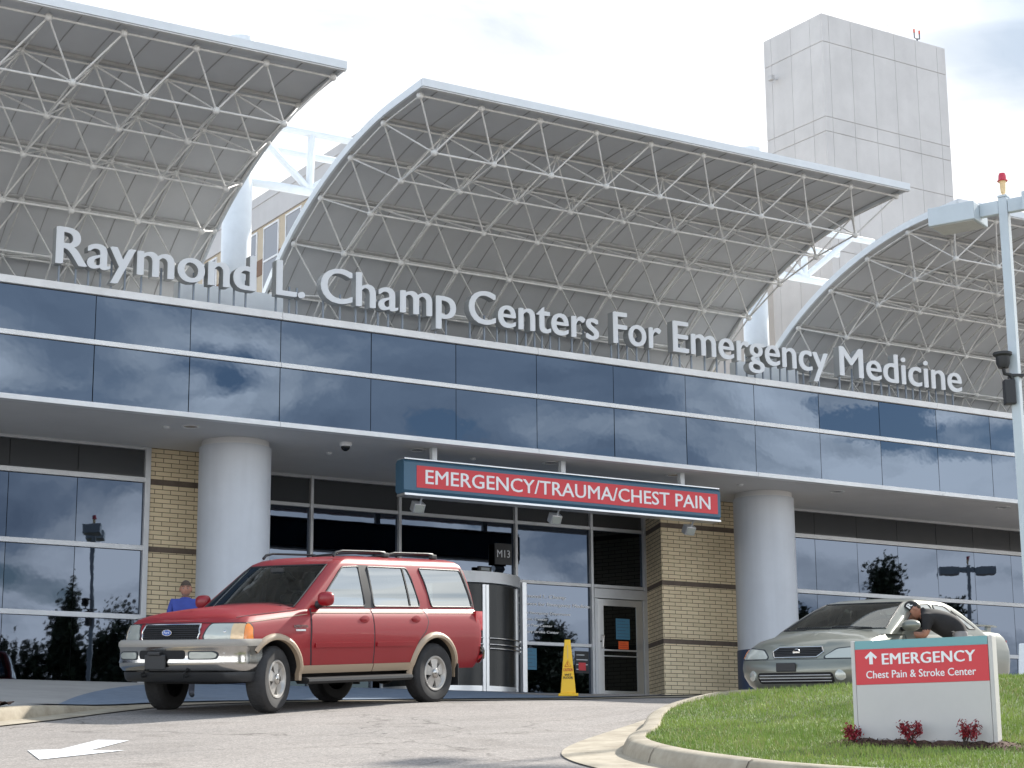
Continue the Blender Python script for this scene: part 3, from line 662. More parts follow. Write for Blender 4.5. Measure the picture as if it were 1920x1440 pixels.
# hinged door at the right of the entrance
door = part('door', M['alu'], bld, lambda q: [q.box(22.83, 22.98, MY - .06, MY - .01, .075, 2.20), q.box(23.83, 24.00, MY - .06, MY - .01, .075, 2.20), q.box(22.98, 23.83, MY - .06, MY - .01, 2.06, 2.20), q.box(22.98, 23.83, MY - .06, MY - .01, .075, .27)], bevel=.004)
part('door_pane', M['doorglass'], door, lambda q: q.box(22.98, 23.83, MY - .045, MY - .03, .27, 2.06))
part('push_bar', M['alu'], door, lambda q: [q.box(22.96, 23.85, MY - .11, MY - .06, 1.10, 1.135), q.box(22.96, 23.85, MY - .09, MY - .06, .985, 1.01)], bevel=.006)
part('handle', M['chrome'], door, lambda q: q.path([(22.93, MY - .06, 1.16), (22.93, MY - .12, 1.17), (22.93, MY - .12, 1.42), (22.93, MY - .06, 1.43)], .013, 8), smooth=50)
part('lock', M['black'], door, lambda q: q.lathe([(.02, -.07), (.02, -.06)], (22.90, MY, 1.3), 'Y', 12))
part('door_header', M['frame'], bld, lambda q: q.box(22.745, 24.065, MY - .08, MY - .0, 2.215, 2.42), bevel=.006)
part('door_jamb', M['frame'], bld, lambda q: [q.box(22.745, 22.815, MY - .08, MY, .065, 2.21), q.box(24.012, 24.065, MY - .08, MY, .065, 2.21)], bevel=.005)
part('threshold', M['alu'], bld, lambda q: q.box(22.75, 24.06, MY - .12, MY + .02, .058, .072))
# notices stuck on the door and the glass
def notice(u0, u1, z0, z1, m, y, lines=0, lm='text', head=None):
    o = part('notice', M[m], bld, lambda q: q.box(u0, u1, y - .005, y, z0, z1))
    if lines:
        def f(q):
            for k in range(lines):
                zc = z1 - (k + .8) * (z1 - z0) / (lines + .6); ww = (u1 - u0) * (.84 if k % 3 else .6)
                q.box(u0 + .08 * (u1 - u0), u0 + .08 * (u1 - u0) + ww, y - .007, y - .0052, zc - .008, zc + .008)
        part('notice_lines', M[lm], o, f)
    return o
notice(23.30, 23.66, 1.36, 1.80, 'bluesheet', MY - .046, 6, 'hsblue')
notice(23.36, 23.62, 1.02 + .13, 1.32, 'orange', MY - .046, 3, 'redprint')
notice(20.98, 21.32, .66, 1.10, 'bluesheet', MY + .008, 5, 'hsblue')
notice(22.28, 22.62, .62, 1.08, 'black', MY + .008, 4, 'letter')
part('notice_mark', M['signred'], bld, lambda q: q.box(22.36, 22.54, MY - .004, MY + .001, .68, .84))
# vinyl lettering on the glass bay
for s_, z_, h_, w_ in (('Raymond L. Champ', 2.15, .068, 1.16), ('Centers for Emergency Medicine', 1.99, .068, 1.82), ('Adult Emergency Department', 1.81, .052, 1.28), ('Trauma Center', 1.68, .052, .70), ('Chest Pain Center', 1.55, .052, .82), ('Primary Stroke Center', 1.42, .052, .98)):
    text_obj('glass_lettering', s_, M['text'], bld, (20.90, MY + .006, z_), (1, 0, 0), (0, 0, 1), w_, h_, .002, .03)
# revolving door drum, partly hidden by the car
rc, rr = (19.1, 33.4), 1.55
arc = [(rc[0] + rr * math.cos(a), rc[1] - rr * math.sin(a)) for a in np.linspace(R(4), R(176), 40)]
rd = part('revolving_door', M['frame'], bld, lambda q: q.prism(arc, lambda x, y: (x, y, 2.20), lambda x, y: (x, y, 2.42)), smooth=30)
arc2 = [(rc[0] + (rr - .06) * math.cos(a), rc[1] - (rr - .06) * math.sin(a)) for a in np.linspace(R(4), R(176), 30)]
part('drum_soffit', M['gap'], rd, lambda q: q.prism(arc2, lambda x, y: (x, y, 2.17), lambda x, y: (x, y, 2.198)))
for a0, a1 in ((8, 40), (46, 84), (90, 128), (134, 172)):
    aa = np.linspace(R(a0), R(a1), 14)
    part('curved_pane', M['darkpane'], rd, lambda q: q.grid([[(rc[0] + (rr - .05) * math.cos(a), rc[1] - (rr - .05) * math.sin(a), z) for a in aa] for z in (.10, 2.17)]), smooth=60)
    for a in (R(a0 - 1.5), R(a1 + 1.5)):
        ca_, sa_ = math.cos(a), math.sin(a)
        part('door_post', M['alu'], rd, lambda q: q.obox((rc[0] + (rr - .05) * ca_, rc[1] - (rr - .05) * sa_, 1.12), (.03 * ca_, -.03 * sa_, 0), (.035 * sa_, .035 * ca_, 0), (0, 0, 1.05)), bevel=.005)
    part('bottom_rail', M['alu'], rd, lambda q: q.grid([[(rc[0] + (rr - .035) * math.cos(a), rc[1] - (rr - .035) * math.sin(a), z) for a in aa] for z in (.06, .2)]), smooth=60)
    for z in (.92, 1.0, 1.12):
        part('hand_rail', M['chrome'], rd, lambda q: q.path([(rc[0] + (rr + .01) * math.cos(a), rc[1] - (rr + .01) * math.sin(a), z) for a in aa], .014, 6), smooth=60)
part('end_post', M['alu'], bld, lambda q: q.box(20.86, 20.97, MY - .2, MY - .07, .06, 2.44), bevel=.01)
# low white roof upstands seen between the canopies
for a, c in ((11.95, 13.95), (24.3, 25.95)):
    part('roof_upstand', M['mast'], bld, lambda q: q.box(a, c, 30.2, 30.45, 6.172, 6.93), bevel=.008)

# room number blade hung inside the lobby glass
pl = thing('number_sign', 'small dark sign reading M13 on the glass above the revolving door', 'sign', (20.5, 33.3, 2.9))
part('sign_panel', M['black'], pl, lambda q: q.box(20.25, 20.66, MY - .12, MY - .085, 2.78, 3.22), bevel=.006)
text_obj('lettering', 'M13', M['letter'], pl, (20.30, MY - .123, 2.93), (1, 0, 0), (0, 0, 1), .31, .15, .003, .0)
part('bracket', M['black'], pl, lambda q: q.box(20.4, 20.5, MY - .085, MY + .012, 3.0, 3.05))
bx = thing('door_sensor', 'small black sensor box under the dark number sign', 'sensor', (20.0, 33.3, 2.6))
part('sensor_box', M['black'], bx, lambda q: q.box(19.85, 20.16, MY - .14, MY - .06, 2.60, 2.72), bevel=.012)
part('sensor_lens', M['doorglass'], bx, lambda q: q.box(19.9, 20.1, MY - .146, MY - .139, 2.63, 2.69))
# dome camera under the soffit
dc = thing('dome_camera', 'small dome camera under the grey soffit right of the left column', 'camera', (15.1, 29.94, 4.3))
part('mount', M['trim'], dc, lambda q: q.lathe([(.11, 4.301), (.11, 4.25), (.095, 4.23)], (15.1, 29.94, 0), n=20), smooth=40)
part('dome', M['doorglass'], dc, lambda q: q.ball((15.1, 29.94, 4.23), .085, 16, 8), smooth=60)

# hanging sign with its three hangers
hs = thing('hanging_sign', 'long red and blue hanging sign reading EMERGENCY/TRAUMA/CHEST PAIN', 'sign', (19.6, 29.5, 3.7))
SX0, SX1, SZ0, SZ1, SY = 16.05, 23.20, 3.42, 4.03, 29.5
def rcprofile(q):
    pr = [(SY, SZ0 + .05), (SY, SZ1 - .05), (SY + .06, SZ1), (SY + .26, SZ1), (SY + .32, SZ1 - .05), (SY + .32, SZ0 + .05), (SY + .26, SZ0), (SY + .06, SZ0)]
    q.prism(pr, lambda y, z: (SX0, y, z), lambda y, z: (SX1, y, z))
part('cabinet', M['hsblue'], hs, rcprofile, bevel=.008)
part('face_panel', M['signred'], hs, lambda q: q.box(SX0 + .26, SX1 - .08, SY - .008, SY, SZ0 + .105, SZ1 - .105))
part('trim_rail', M['alu'], hs, lambda q: q.box(SX0 + .02, SX1, SY + .02, SY + .30, SZ1 + .002, SZ1 + .03), bevel=.005)
part('trim_rail', M['alu'], hs, lambda q: q.box(SX0 + .02, SX1, SY + .0, SY + .30, SZ0 - .045, SZ0 - .002), bevel=.005)
text_obj('lettering', 'EMERGENCY/TRAUMA/CHEST PAIN', M['text'], hs, (SX0 + .44, SY - .01, SZ0 + .185), (1, 0, 0), (0, 0, 1), SX1 - SX0 - .71, .25, .006, .010)
for u_ in (16.74, 19.54, 22.35):
    part('hanger', M['mast'], hs, lambda q: q.box(u_ - .05, u_ + .05, SY + .10, SY + .20, SZ1 + .03, 4.301))
for u_, lb in ((16.5, 'nearest the left end of the red sign'), (19.46, 'under the middle of the red sign'), (22.62, 'under the right end of the red sign')):
    fl = thing('floodlight', 'small grey floodlight hanging ' + lb, 'floodlight', (u_, 29.75, 3.3), 'floodlights under the hanging sign')
    part('arm', M['alu'], fl, lambda q: q.path([(u_, 29.64, 3.375), (u_, 29.70, 3.30), (u_ + .02, 29.74, 3.26)], .018, 8), smooth=50)
    part('housing', M['alu'], fl, lambda q: q.obox((u_, 29.80, 3.22), (.12, .01, 0), (0, .06, .04), (-.005, -.05, .075)), bevel=.012)
    part('lamp_glass', M['lens'], fl, lambda q: q.obox((u_, 29.735, 3.18), (.095, .008, 0), (0, .005, .003), (-.004, -.04, .06)))

# ------------------------------------------------------------------ rooftop lettering
ld = thing('rooftop_lettering', 'large white raised letters reading Raymond L. Champ Centers For Emergency Medicine along the roof edge', 'sign', (18, 29.1, 6.3))
LY, LBASE, LCAP = 29.02, 6.565, 0.615
E_cap = mbox(text_mesh('E', 1.0))[1][1]
for word, u0, u1 in (('Raymond', 9.34, 12.83), ('L.', 13.24, 13.76), ('Champ', 14.09, 16.79), ('Centers', 17.09, 19.94), ('For', 20.30, 21.41), ('Emergency', 21.72, 25.66), ('Medicine', 26.00, 29.45)):
    lo, hi = mbox(text_mesh(word, 1.0)); sx = (u1 - u0) / (hi[0] - lo[0]); sy = LCAP / E_cap
    for i, ch in enumerate(word):
        full = mbox(text_mesh(word[:i + 1], 1.0))[1][0]; cm = text_mesh(ch, 1.0, 0.5, 0, 5); cl, chh = mbox(cm); dx = full - chh[0]
        q = MB()
        for k, bx in enumerate((0, .019, -.019)):
            q.add_mesh(cm, lambda c: Vector((u0 + (c.x + dx + bx - lo[0]) * sx, LY - c.z * (.18 - .002 * k), LBASE + (c.y + (0, .006, -.006)[k]) * sy)))
        q.bm.normal_update(); bmesh.ops.recalc_face_normals(q.bm, faces=q.bm.faces)
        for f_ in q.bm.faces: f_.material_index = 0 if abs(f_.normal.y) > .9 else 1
        q.build('letter', [M['letter'], M['letter_side']], ld)
        uc0, uc1 = u0 + (cl[0] + dx - lo[0]) * sx, u0 + (chh[0] + dx - lo[0]) * sx
        zlow = LBASE + max(0, cl[1]) * sy + .1
        if ch in '.': fr = (.5,)
        elif ch in 'irL': fr = (.2, .9) if ch == 'L' else (.4,)
        else: fr = (.22, .78)
        for t in fr:
            uu = uc0 + (uc1 - uc0) * t
            part('support_post', M['post_blue'], ld, lambda p: p.box(uu - .014, uu + .014, LY + .095, LY + .125, 6.295, zlow + .12))

# ------------------------------------------------------------------ space frame canopies
UPN = [(25.69, 9.40), (26.95, 9.32), (28.17, 9.07), (29.33, 8.66), (30.42, 8.09), (31.38, 7.36), (32.22, 6.52)]
LOWN = [(26.25, 8.685), (27.40, 8.53), (28.53, 8.245), (29.55, 7.77), (30.43, 7.18), (31.2, 6.45)]
def catmull(P, k=6):
    P = [Vector((p[0], p[1])) for p in P]; P = [P[0] * 2 - P[1]] + P + [P[-1] * 2 - P[-2]]; o = []
    for i in range(1, len(P) - 2):
        for j in range(k):
            t = j / k; a, b_, c, d = P[i - 1], P[i], P[i + 1], P[i + 2]
            o.append(0.5 * ((2 * b_) + (c - a) * t + (2 * a - 5 * b_ + 4 * c - d) * t * t + (3 * b_ - a - 3 * c + d) * t ** 3))
    o.append(P[-2]); return o
PROF = catmull([(25.46, 9.41)] + UPN + [(32.9, 5.7)], 6)
def pnorm(i):
    a, c = PROF[max(0, i - 1)], PROF[min(len(PROF) - 1, i + 1)]; t = (c - a).normalized(); n = Vector((-t.y, t.x)); return n if n.y > 0 else -n
def poff(i, d): return PROF[i] + pnorm(i) * d
def canopy(u0, label, dz=-.09):
    BAY, NBAY = 1.162, 9; u1 = u0 + BAY * NBAY; e0, e1 = u0 - .06, u1 + .06
    cp = thing('roof_canopy', label, 'canopy', ((u0 + u1) / 2, 28.5, 6.2), 'curved canopies over the entrance')
    n = len(PROF)
    def shell(q):
        rings = []
        for d in (0.115, 0.165): rings.append([[(u, *poff(i, d)) for u in np.linspace(e0, e1, 2)] for i in range(n)])
        lo_, hi_ = rings
        for i in range(n - 1):
            q.hexa([lo_[i][0], lo_[i][1], lo_[i + 1][1], lo_[i + 1][0], hi_[i][0], hi_[i][1], hi_[i + 1][1], hi_[i + 1][0]]) if False else None
        V = [[[q.v(p) for p in r] for r in S] for S in rings]
        for i in range(n - 1):
            q.face([V[0][i][0], V[0][i][1], V[0][i + 1][1], V[0][i + 1][0]]); q.face([V[1][i][0], V[1][i + 1][0], V[1][i + 1][1], V[1][i][1]])
            for k in (0, 1): q.face([V[0][i][k], V[0][i + 1][k], V[1][i + 1][k], V[1][i][k]])
        for i in (0, n - 1): q.face([V[0][i][0], V[1][i][0], V[1][i][1], V[0][i][1]])
    sh = part('roof_shell', M['shell'], cp, shell, smooth=30)
    # standing seams under the sheets and the purlins that carry them
    def seams(q):
        u = u0 + .3
        while u < u1 + .1:
            for i in range(n - 1):
                a, c = poff(i, .104), poff(i + 1, .104); a2, c2 = poff(i, .1135), poff(i + 1, .1135)
                q.hexa([(u - .006, *a), (u + .006, *a), (u + .006, *c), (u - .006, *c), (u - .006, *a2), (u + .006, *a2), (u + .006, *c2), (u - .006, *c2)])
            u += .6
    part('panel_seam', M['seam'], sh, seams)
    # white edge trims
    def band(q, ua, ub, d0, d1):
        for i in range(n - 1):
            p = [poff(i, d0), poff(i + 1, d0), poff(i, d1), poff(i + 1, d1)]
            q.hexa([(ua, *p[0]), (ub, *p[0]), (ub, *p[1]), (ua, *p[1]), (ua, *p[2]), (ub, *p[2]), (ub, *p[3]), (ua, *p[3])])
    part('edge_trim', M['edge'], cp, lambda q: band(q, e0 - .05, e0 - .003, .05, .185), smooth=20)
    part('edge_trim', M['edge'], cp, lambda q: band(q, e1 + .003, e1 + .05, .05, .185), smooth=20)
    cp.location.z += dz
    f0 = PROF[0]
    def front(q):
        q.box(e0 - .05, e1 + .05, f0.x - .055, f0.x - .004, f0.y + .05, f0.y + .185)
    part('front_fascia', M['edge'], cp, front, bevel=.006)
    part('drip_rail', M['tube'], cp, lambda q: q.box(e0 - .04, e1 + .04, f0.x - .045, f0.x + .01, f0.y + .025, f0.y + .042))
    nd = catmull(UPN, 1)
    def unorm(P, k):
        a, c = Vector(P[max(0, k - 1)]), Vector(P[min(len(P) - 1, k + 1)]); t = (c - a).normalized(); m_ = Vector((-t.y, t.x)); return m_ if m_.y > 0 else -m_
    for k, p in list(enumerate(UPN))[1:]:
        m_ = unorm(UPN, k); t_ = Vector((m_.y, -m_.x)); c_ = Vector(p) + m_ * .082
        part('purlin', M['purlin'], cp, lambda q: q.obox(((e0 + e1) / 2, c_.x, c_.y), ((e1 - e0) / 2 - .03, 0, 0), (0, t_.x * .035, t_.y * .035), (0, m_.x * .026, m_.y * .026)))
    # nodes and chords
    up = [[Vector((u0 + BAY * i, *p)) for p in UPN] for i in range(NBAY + 1)]
    low = [[Vector((u0 + BAY * (i + .5), *p)) for p in LOWN] for i in range(NBAY)]
    rC, rD = .021, .0160
    for k in range(len(UPN)):
        part('chord_tube', M['tube'], cp, lambda q: [q.tube(up[i][k], up[i + 1][k], rC, 8) for i in range(NBAY)], smooth=50)
    for k in range(len(LOWN)):
        part('chord_tube', M['tube'], cp, lambda q: [q.tube(low[i][k], low[i + 1][k], rC, 8) for i in range(NBAY - 1)], smooth=50)
    for i in range(NBAY + 1):
        part('chord_tube', M['tube'], cp, lambda q: [q.tube(up[i][k], up[i][k + 1], rD, 8) for k in range(len(UPN) - 1)], smooth=50)
    for i in range(NBAY):
        part('chord_tube', M['tube'], cp, lambda q: [q.tube(low[i][k], low[i][k + 1], rD, 8) for k in range(len(LOWN) - 1)], smooth=50)
    def web(q):
        for i in range(NBAY):
            for k in range(len(LOWN)):
                for a in (up[i][k], up[i + 1][k], up[i][k + 1], up[i + 1][k + 1]): q.tube(a, low[i][k], rD, 8)
    part('web_bracing', M['tube'], cp, web, smooth=50)['kind'] = 'stuff'
    nodes = [up[i][k] for k in range(len(UPN)) for i in range(NBAY + 1)] + [low[i][k] for k in range(len(LOWN)) for i in range(NBAY)]
    keep = [up[i][k] for k in range(5) for i in range(NBAY + 1)] + [low[i][k] for k in range(5) for i in range(NBAY)]
    proto = part('ball_joint', M['tube'], cp, lambda q: q.ball(keep[0], .062, 12, 8), smooth=60)
    for p in keep[1:]:
        o = proto.copy(); COL.objects.link(o); o.parent = cp; o.location = p - keep[0]
    rest = [p for p in nodes if not any((p - r_).length < 1e-4 for r_ in keep)]
    part('far_joints', M['tube'], cp, lambda q: [q.ball(p, .056, 8, 5) for p in rest], smooth=60)['kind'] = 'stuff'
    part('joint_stub', M['tube'], cp, lambda q: [q.tube(up[i][k], up[i][k] + Vector((0, *(unorm(UPN, k) * .05))), .02, 6) for i in range(NBAY + 1) for k in range(len(UPN))], smooth=50)
canopy(14.25 - 12.05, 'left grey-white curved space frame canopy cut by the left edge of the view')
canopy(14.25, 'whole middle curved white canopy on a space frame above the red hanging sign')
canopy(14.25 + 11.95, 'right curved white space frame canopy behind the lamp post', -.18)

# masts between the canopies with their roof trusses
for u_, lb in ((13.48, 'tall round white mast between the left and middle canopies'), (25.75, 'tall round white mast between the middle and right canopies')):
    ms = thing('canopy_mast', lb, 'mast', (u_, 31.3, 6.2), 'round white masts between the canopies')
    part('shaft', M['mast'], ms, lambda q: q.lathe([(.275, 6.15), (.275, 12.1), (.27, 12.14), (.0, 12.15)], (u_, 31.3, 0), n=40, cap=False), smooth=40)
    part('collar', M['mast'], ms, lambda q: q.lathe([(.29, 11.93), (.295, 11.96), (.29, 11.99)], (u_, 31.3, 0), n=32, cap=False), smooth=40)
    t = thing('roof_truss', ('white pipe truss crossing the gap left of the middle canopy' if u_ < 20 else 'white pipe truss crossing the gap right of the middle canopy'), 'truss', (u_ + 1.5, 31.4, 10), 'white pipe trusses beside the masts')
    for y_ in (31.35, 32.55):
        part('top_chord', M['mast'], t, lambda q: q.tube((u_ + .2, y_, 10.56), (u_ + 3.6, y_, 10.56), .075, 14), smooth=50)
    part('bottom_chord', M['mast'], t, lambda q: q.tube((u_ + .2, 31.4, 9.40), (u_ + 3.6, 31.4, 9.40), .085, 14), smooth=50)
    part('vertical_pipe', M['mast'], t, lambda q: q.tube((u_ + 1.53, 31.4, 9.40), (u_ + 1.53, 31.36, 10.56), .075, 14), smooth=50)
    for a, c in (((u_ + .25, 10.52), (u_ + 1.5, 9.46)), ((u_ + 2.9, 10.52), (u_ + 1.56, 9.46))):
        part('diagonal_pipe', M['mast'], t, lambda q: q.tube((a[0], 31.37, a[1]), (c[0], 31.4, c[1]), .07, 14), smooth=50)

# ------------------------------------------------------------------ tower and buildings behind
tw = thing('concrete_tower', 'tall pale precast concrete tower rising behind the right half of the roof', 'tower', (57.59, 64.28, 0), world=False)
tw.rotation_euler = (0, 0, -(0.58167 - 0.55635) * -1)
def twall(q): q.box(0, 8.28, 0, 4.2, 0, 34.8)
core = part('wall', M['concrete'], tw, lambda q: q.box(.02, 8.26, .02, 4.18, 0, 34.62))
VX = [0, .42, 1.85, 3.30, 4.74, 6.2, 7.68, 8.28]; VL = [0, .84, 2.22, 3.66, 4.2]
ZZ = [0, 8, 15.4, 19.2, 23.0, 26.97, 28.84, 29.57, 33.37, 34.8]
for z0, z1 in zip(ZZ, ZZ[1:]):
    if z1 < 12: continue
    for a, c in zip(VX, VX[1:]):
        part('wall_panel', M['concrete'], tw, lambda q: q.box(a + (.008 if a else -.02), c - .008, -.02, .06, z0 + .016, z1 - .016), bevel=.012)
    for a, c in zip(VL, VL[1:]):
        part('wall_panel', M['concrete'], tw, lambda q: q.box(-.02, .06, a + (.008 if a else .062), c - .008, z0 + .016, z1 - .016), bevel=.012)
part('joint_backing', M['groove'], tw, lambda q: [q.box(.012, 8.27, .012, .3, 10, 34.7), q.box(.012, .3, .3, 4.19, 10, 34.7)])
M['antenna'] = mat('antenna_grey', (.10, .10, .11), .5)
an = thing('wind_sensor', 'thin forked antenna with orange tips on top of the concrete tower', 'antenna', (57.59, 64.28, 34.8), world=False); an.rotation_euler = tw.rotation_euler
part('pole', M['antenna'], an, lambda q: q.path([(6.9, .5, -.4), (6.9, .5, .4)], .04, 6))
part('fork', M['antenna'], an, lambda q: q.path([(6.72, .5, .72), (6.72, .5, .42), (6.9, .5, .38), (7.08, .5, .42), (7.08, .5, .68)], .034, 6))
for dx in (6.72, 7.08): part('sensor_tip', M['redprint'], an, lambda q: q.tube((dx, .5, .68), (dx, .5, .86), .042, 8))
an2 = thing('lightning_rod', 'short thin rod on the roof edge of the concrete tower', 'rod', (57.59, 64.28, 34.8), world=False); an2.rotation_euler = tw.rotation_euler
part('rod', M['alu'], an2, lambda q: q.tube((4.6, .2, -.2), (4.6, .2, .55), .018, 6))
wl = thing('wall_lamp', 'small grey floodlight on the left face of the concrete tower', 'lamp', (57.59, 64.28, 32.3), world=False); wl.rotation_euler = tw.rotation_euler
part('lamp_arm', M['alu'], wl, lambda q: q.tube((-.02, 3.3, .2), (-.35, 3.3, .2), .03, 6))
part('lamp_body', M['purlin'], wl, lambda q: q.box(-.5, -.28, 3.16, 3.44, .08, .34), bevel=.03)
# lower block joining the tower
bb_ = thing('concrete_annex', 'pale concrete block at the foot of the tower behind the right canopy', 'building', (57, 72, 0), world=False)
part('wall', M['concrete'], bb_, lambda q: q.box(-2.5, 5.5, 0, 10, 0, 26.3))
part('parapet', M['concrete'], bb_, lambda q: q.box(-2.56, 5.5, -.05, 10, 26.3, 26.9), bevel=.03)
# buff brick wing behind the gap between left and middle canopies
bw = thing('brick_wing', 'buff brick hospital wing with grey windows seen between the left and middle canopies', 'building', (30, 66, 0))
part('wall', M['brickfar'], bw, lambda q: q.box(30, 44, 56, 84, 0, 20.55))
part('parapet', M['concrete'], bw, lambda q: [q.box(29.93, 44, 55.95, 84, 20.55, 21.9), q.box(29.90, 44, 55.92, 84, 21.5, 21.58)], bevel=.02)
part('brick_band', M['bandbrick'], bw, lambda q: q.box(29.985, 30.02, 56, 84, 18.58, 19.23)) if False else None
for k in range(10):
    y0 = 63.45 + (k - 1) * 2.05
    wdw = part('window', M['trim'], bw, lambda q: [q.box(29.95, 30.03, y0 - .06, y0, 15.9, 20.44), q.box(29.95, 30.03, y0 + 1.30, y0 + 1.36, 15.9, 20.44), q.box(29.95, 30.03, y0, y0 + 1.3, 20.36, 20.44), q.box(29.95, 30.03, y0, y0 + 1.3, 18.97, 19.05)])
    part('pane', M['greypane'], wdw, lambda q: [q.box(29.97, 30.01, y0, y0 + 1.3, 19.05, 20.36), q.box(29.97, 30.01, y0, y0 + 1.3, 15.9, 18.97)])
    part('brown_panel', mat('brown_tile', (0.21, 0.13, 0.085), 0.8) if k == 0 else bpy.data.materials['brown_tile'], bw, lambda q: q.box(29.975, 30.02, y0 + 1.37, y0 + 1.98, 18.55, 19.2))

# ------------------------------------------------------------------ vehicles
class Shell:
    """car body skin made of stacked plan outlines; x forward, y left, z up"""
    def __init__(s, zb, ztop, table, rf, rr, bf, br):
        s.zb, s.ztop, s.tab, s.rf, s.rr, s.bf, s.br = zb, ztop, table, rf, rr, bf, br; s.cache = {}
    def par(s, t):
        T = s.tab
        if t <= T[0][0]: return T[0][1:]
        for a, c in zip(T, T[1:]):
            if t <= c[0]:
                k = (t - a[0]) / (c[0] - a[0]); return tuple(p + (q - p) * k for p, q in zip(a[1:], c[1:]))
        return T[-1][1:]
    def half(s, t):
        key = round(t, 4)
        if key in s.cache: return s.cache[key]
        xf, xr, w = s.par(t)[:3]; rf, rr = min(s.rf, w * .95), min(s.rr, w * .95); o = []
        for i in range(9):
            y = (w - rf) * i / 8; o.append((xf - s.bf * (y / w) ** 2, y))
        xs = xf - s.bf * ((w - rf) / w) ** 2; sl = s.bf * 2 * (w - rf) / w / w; th0 = math.atan(sl)
        n = 9
        for i in range(1, n + 1):   # rounded corner, starting tangent to the bulged nose
            a = th0 + (math.pi / 2 - th0) * i / n; k = (math.sin(a) - math.sin(th0)) / (1 - math.sin(th0)); x = xs - rf * (1 - (1 - k ** 2.0) ** 0.5) if False else xs - rf * (math.cos(th0) - math.cos(a)) / math.cos(th0)
            o.append((x, w - rf + rf * k))
        x0 = o[-1][0]; x1 = xr + rr + s.br * .6
        for i in range(1, 37): o.append((x0 + (x1 - x0) * i / 36, w))
        for i in range(1, 8):
            a = math.pi / 2 * i / 7; o.append((x1 - rr * math.sin(a), w - rr + rr * math.cos(a)))
        xe = o[-1][0]
        for i in range(1, 7):
            y = (w - rr) * (1 - i / 6); o.append((xe - s.br * .6 * (1 - (y / max(.01, w - rr)) ** 2), y))
        s.cache[key] = o; return o
    def z(s, x, t): return s.zb + (s.ztop(x) - s.zb) * t
    def ring(s, t, ys=1.0, dz=0.0):
        h = s.half(t); L_ = [Vector((x, y * ys, s.z(x, t) + dz)) for x, y in h]
        return L_ + [Vector((p.x, -p.y, p.z)) for p in L_[-2:0:-1]]
    def t_of(s, x, z): return (z - s.zb) / max(.05, s.ztop(x) - s.zb)
    def side_y(s, x, z):
        h = s.half(min(1 if s.tab[0][0] == 0 else s.tab[-1][0], max(0, s.t_of(x, z))))
        for a, c in zip(h[8:], h[9:]):
            if c[0] <= x <= a[0] and a[0] > c[0]: return c[1] + (a[1] - c[1]) * (x - c[0]) / (a[0] - c[0])
        return h[20][1]
    def nose(s, sp, z):
        """point at arc length sp from the nose centre (sp may be negative), at height z"""
        x = s.par(.6)[0]; sg = 1 if sp >= 0 else -1
        for _ in range(4):
            h = s.half(min(1, max(0, s.t_of(x, z)))); d = abs(sp); 
            for a, c in zip(h, h[1:]):
                l = math.dist(a, c)
                if d <= l: break
                d -= l
            k = d / max(l, 1e-6); x = a[0] + (c[0] - a[0]) * k; y = a[1] + (c[1] - a[1]) * k
        return Vector((x, y * sg, z))
    def tail(s, y, z):
        h = s.half(min(1, max(0, s.t_of(-2, z)))); ya = abs(y)
        for a, c in zip(h[-14:], h[-13:]):
            if c[1] <= ya <= a[1]: return Vector((c[0] + (a[0] - c[0]) * (ya - c[1]) / max(1e-6, a[1] - c[1]), y, z))
        return Vector((h[-1][0], y, z))
def patch_bm(poly, f, off, thick=0.0, cut=0.06, flip=None, r=0.0):
    """sheet lying on surface f(a, b) with outline poly, lifted by off, edges turned in by thick"""
    if r:
        P = []; n = len(poly)
        for i in range(n):
            p0, p1, p2 = Vector(poly[i - 1]), Vector(poly[i]), Vector(poly[(i + 1) % n]); d0, d1 = p0 - p1, p2 - p1; q = min(r, d0.length * .45, d1.length * .45)
            A, B = p1 + d0.normalized() * q, p1 + d1.normalized() * q
            for k in range(6):
                t = k / 5; P.append(tuple(A * (1 - t) ** 2 + p1 * 2 * t * (1 - t) + B * t * t))
        poly = P
    m_ = bmesh.new(); m_.faces.new([m_.verts.new((p[0], p[1], 0)) for p in poly])
    for ax in (0, 1):
        lo_, hi_ = min(p[ax] for p in poly), max(p[ax] for p in poly); n = int((hi_ - lo_) / cut); no = Vector((1, 0, 0)) if ax == 0 else Vector((0, 1, 0))
        for i in range(1, n + 1): bmesh.ops.bisect_plane(m_, geom=m_.verts[:] + m_.edges[:] + m_.faces[:], plane_co=no * (lo_ + (hi_ - lo_) * i / (n + 1)), plane_no=no)
    e = 0.01; pos = {}
    for v in m_.verts:
        a, c = v.co.x, v.co.y; p = f(a, c); da = f(a + e, c) - f(a - e, c); db = f(a, c + e) - f(a, c - e); nn = da.cross(db).normalized()
        if flip is not None and nn.dot(flip) < 0: nn = -nn
        pos[v] = (p + nn * off, p + nn * (off - thick))
    bound = [v for v in m_.verts if any(len(ed.link_faces) == 1 for ed in v.link_edges)]
    be = [ed for ed in m_.edges if len(ed.link_faces) == 1]
    inner_pos = {v: pos[v][1] for v in bound}
    for v in m_.verts: v.co = pos[v][0]
    if thick:
        nv = {v: m_.verts.new(inner_pos[v]) for v in bound}
        for ed in be:
            a, c = ed.verts; m_.faces.new([a, c, nv[c], nv[a]])
    return m_
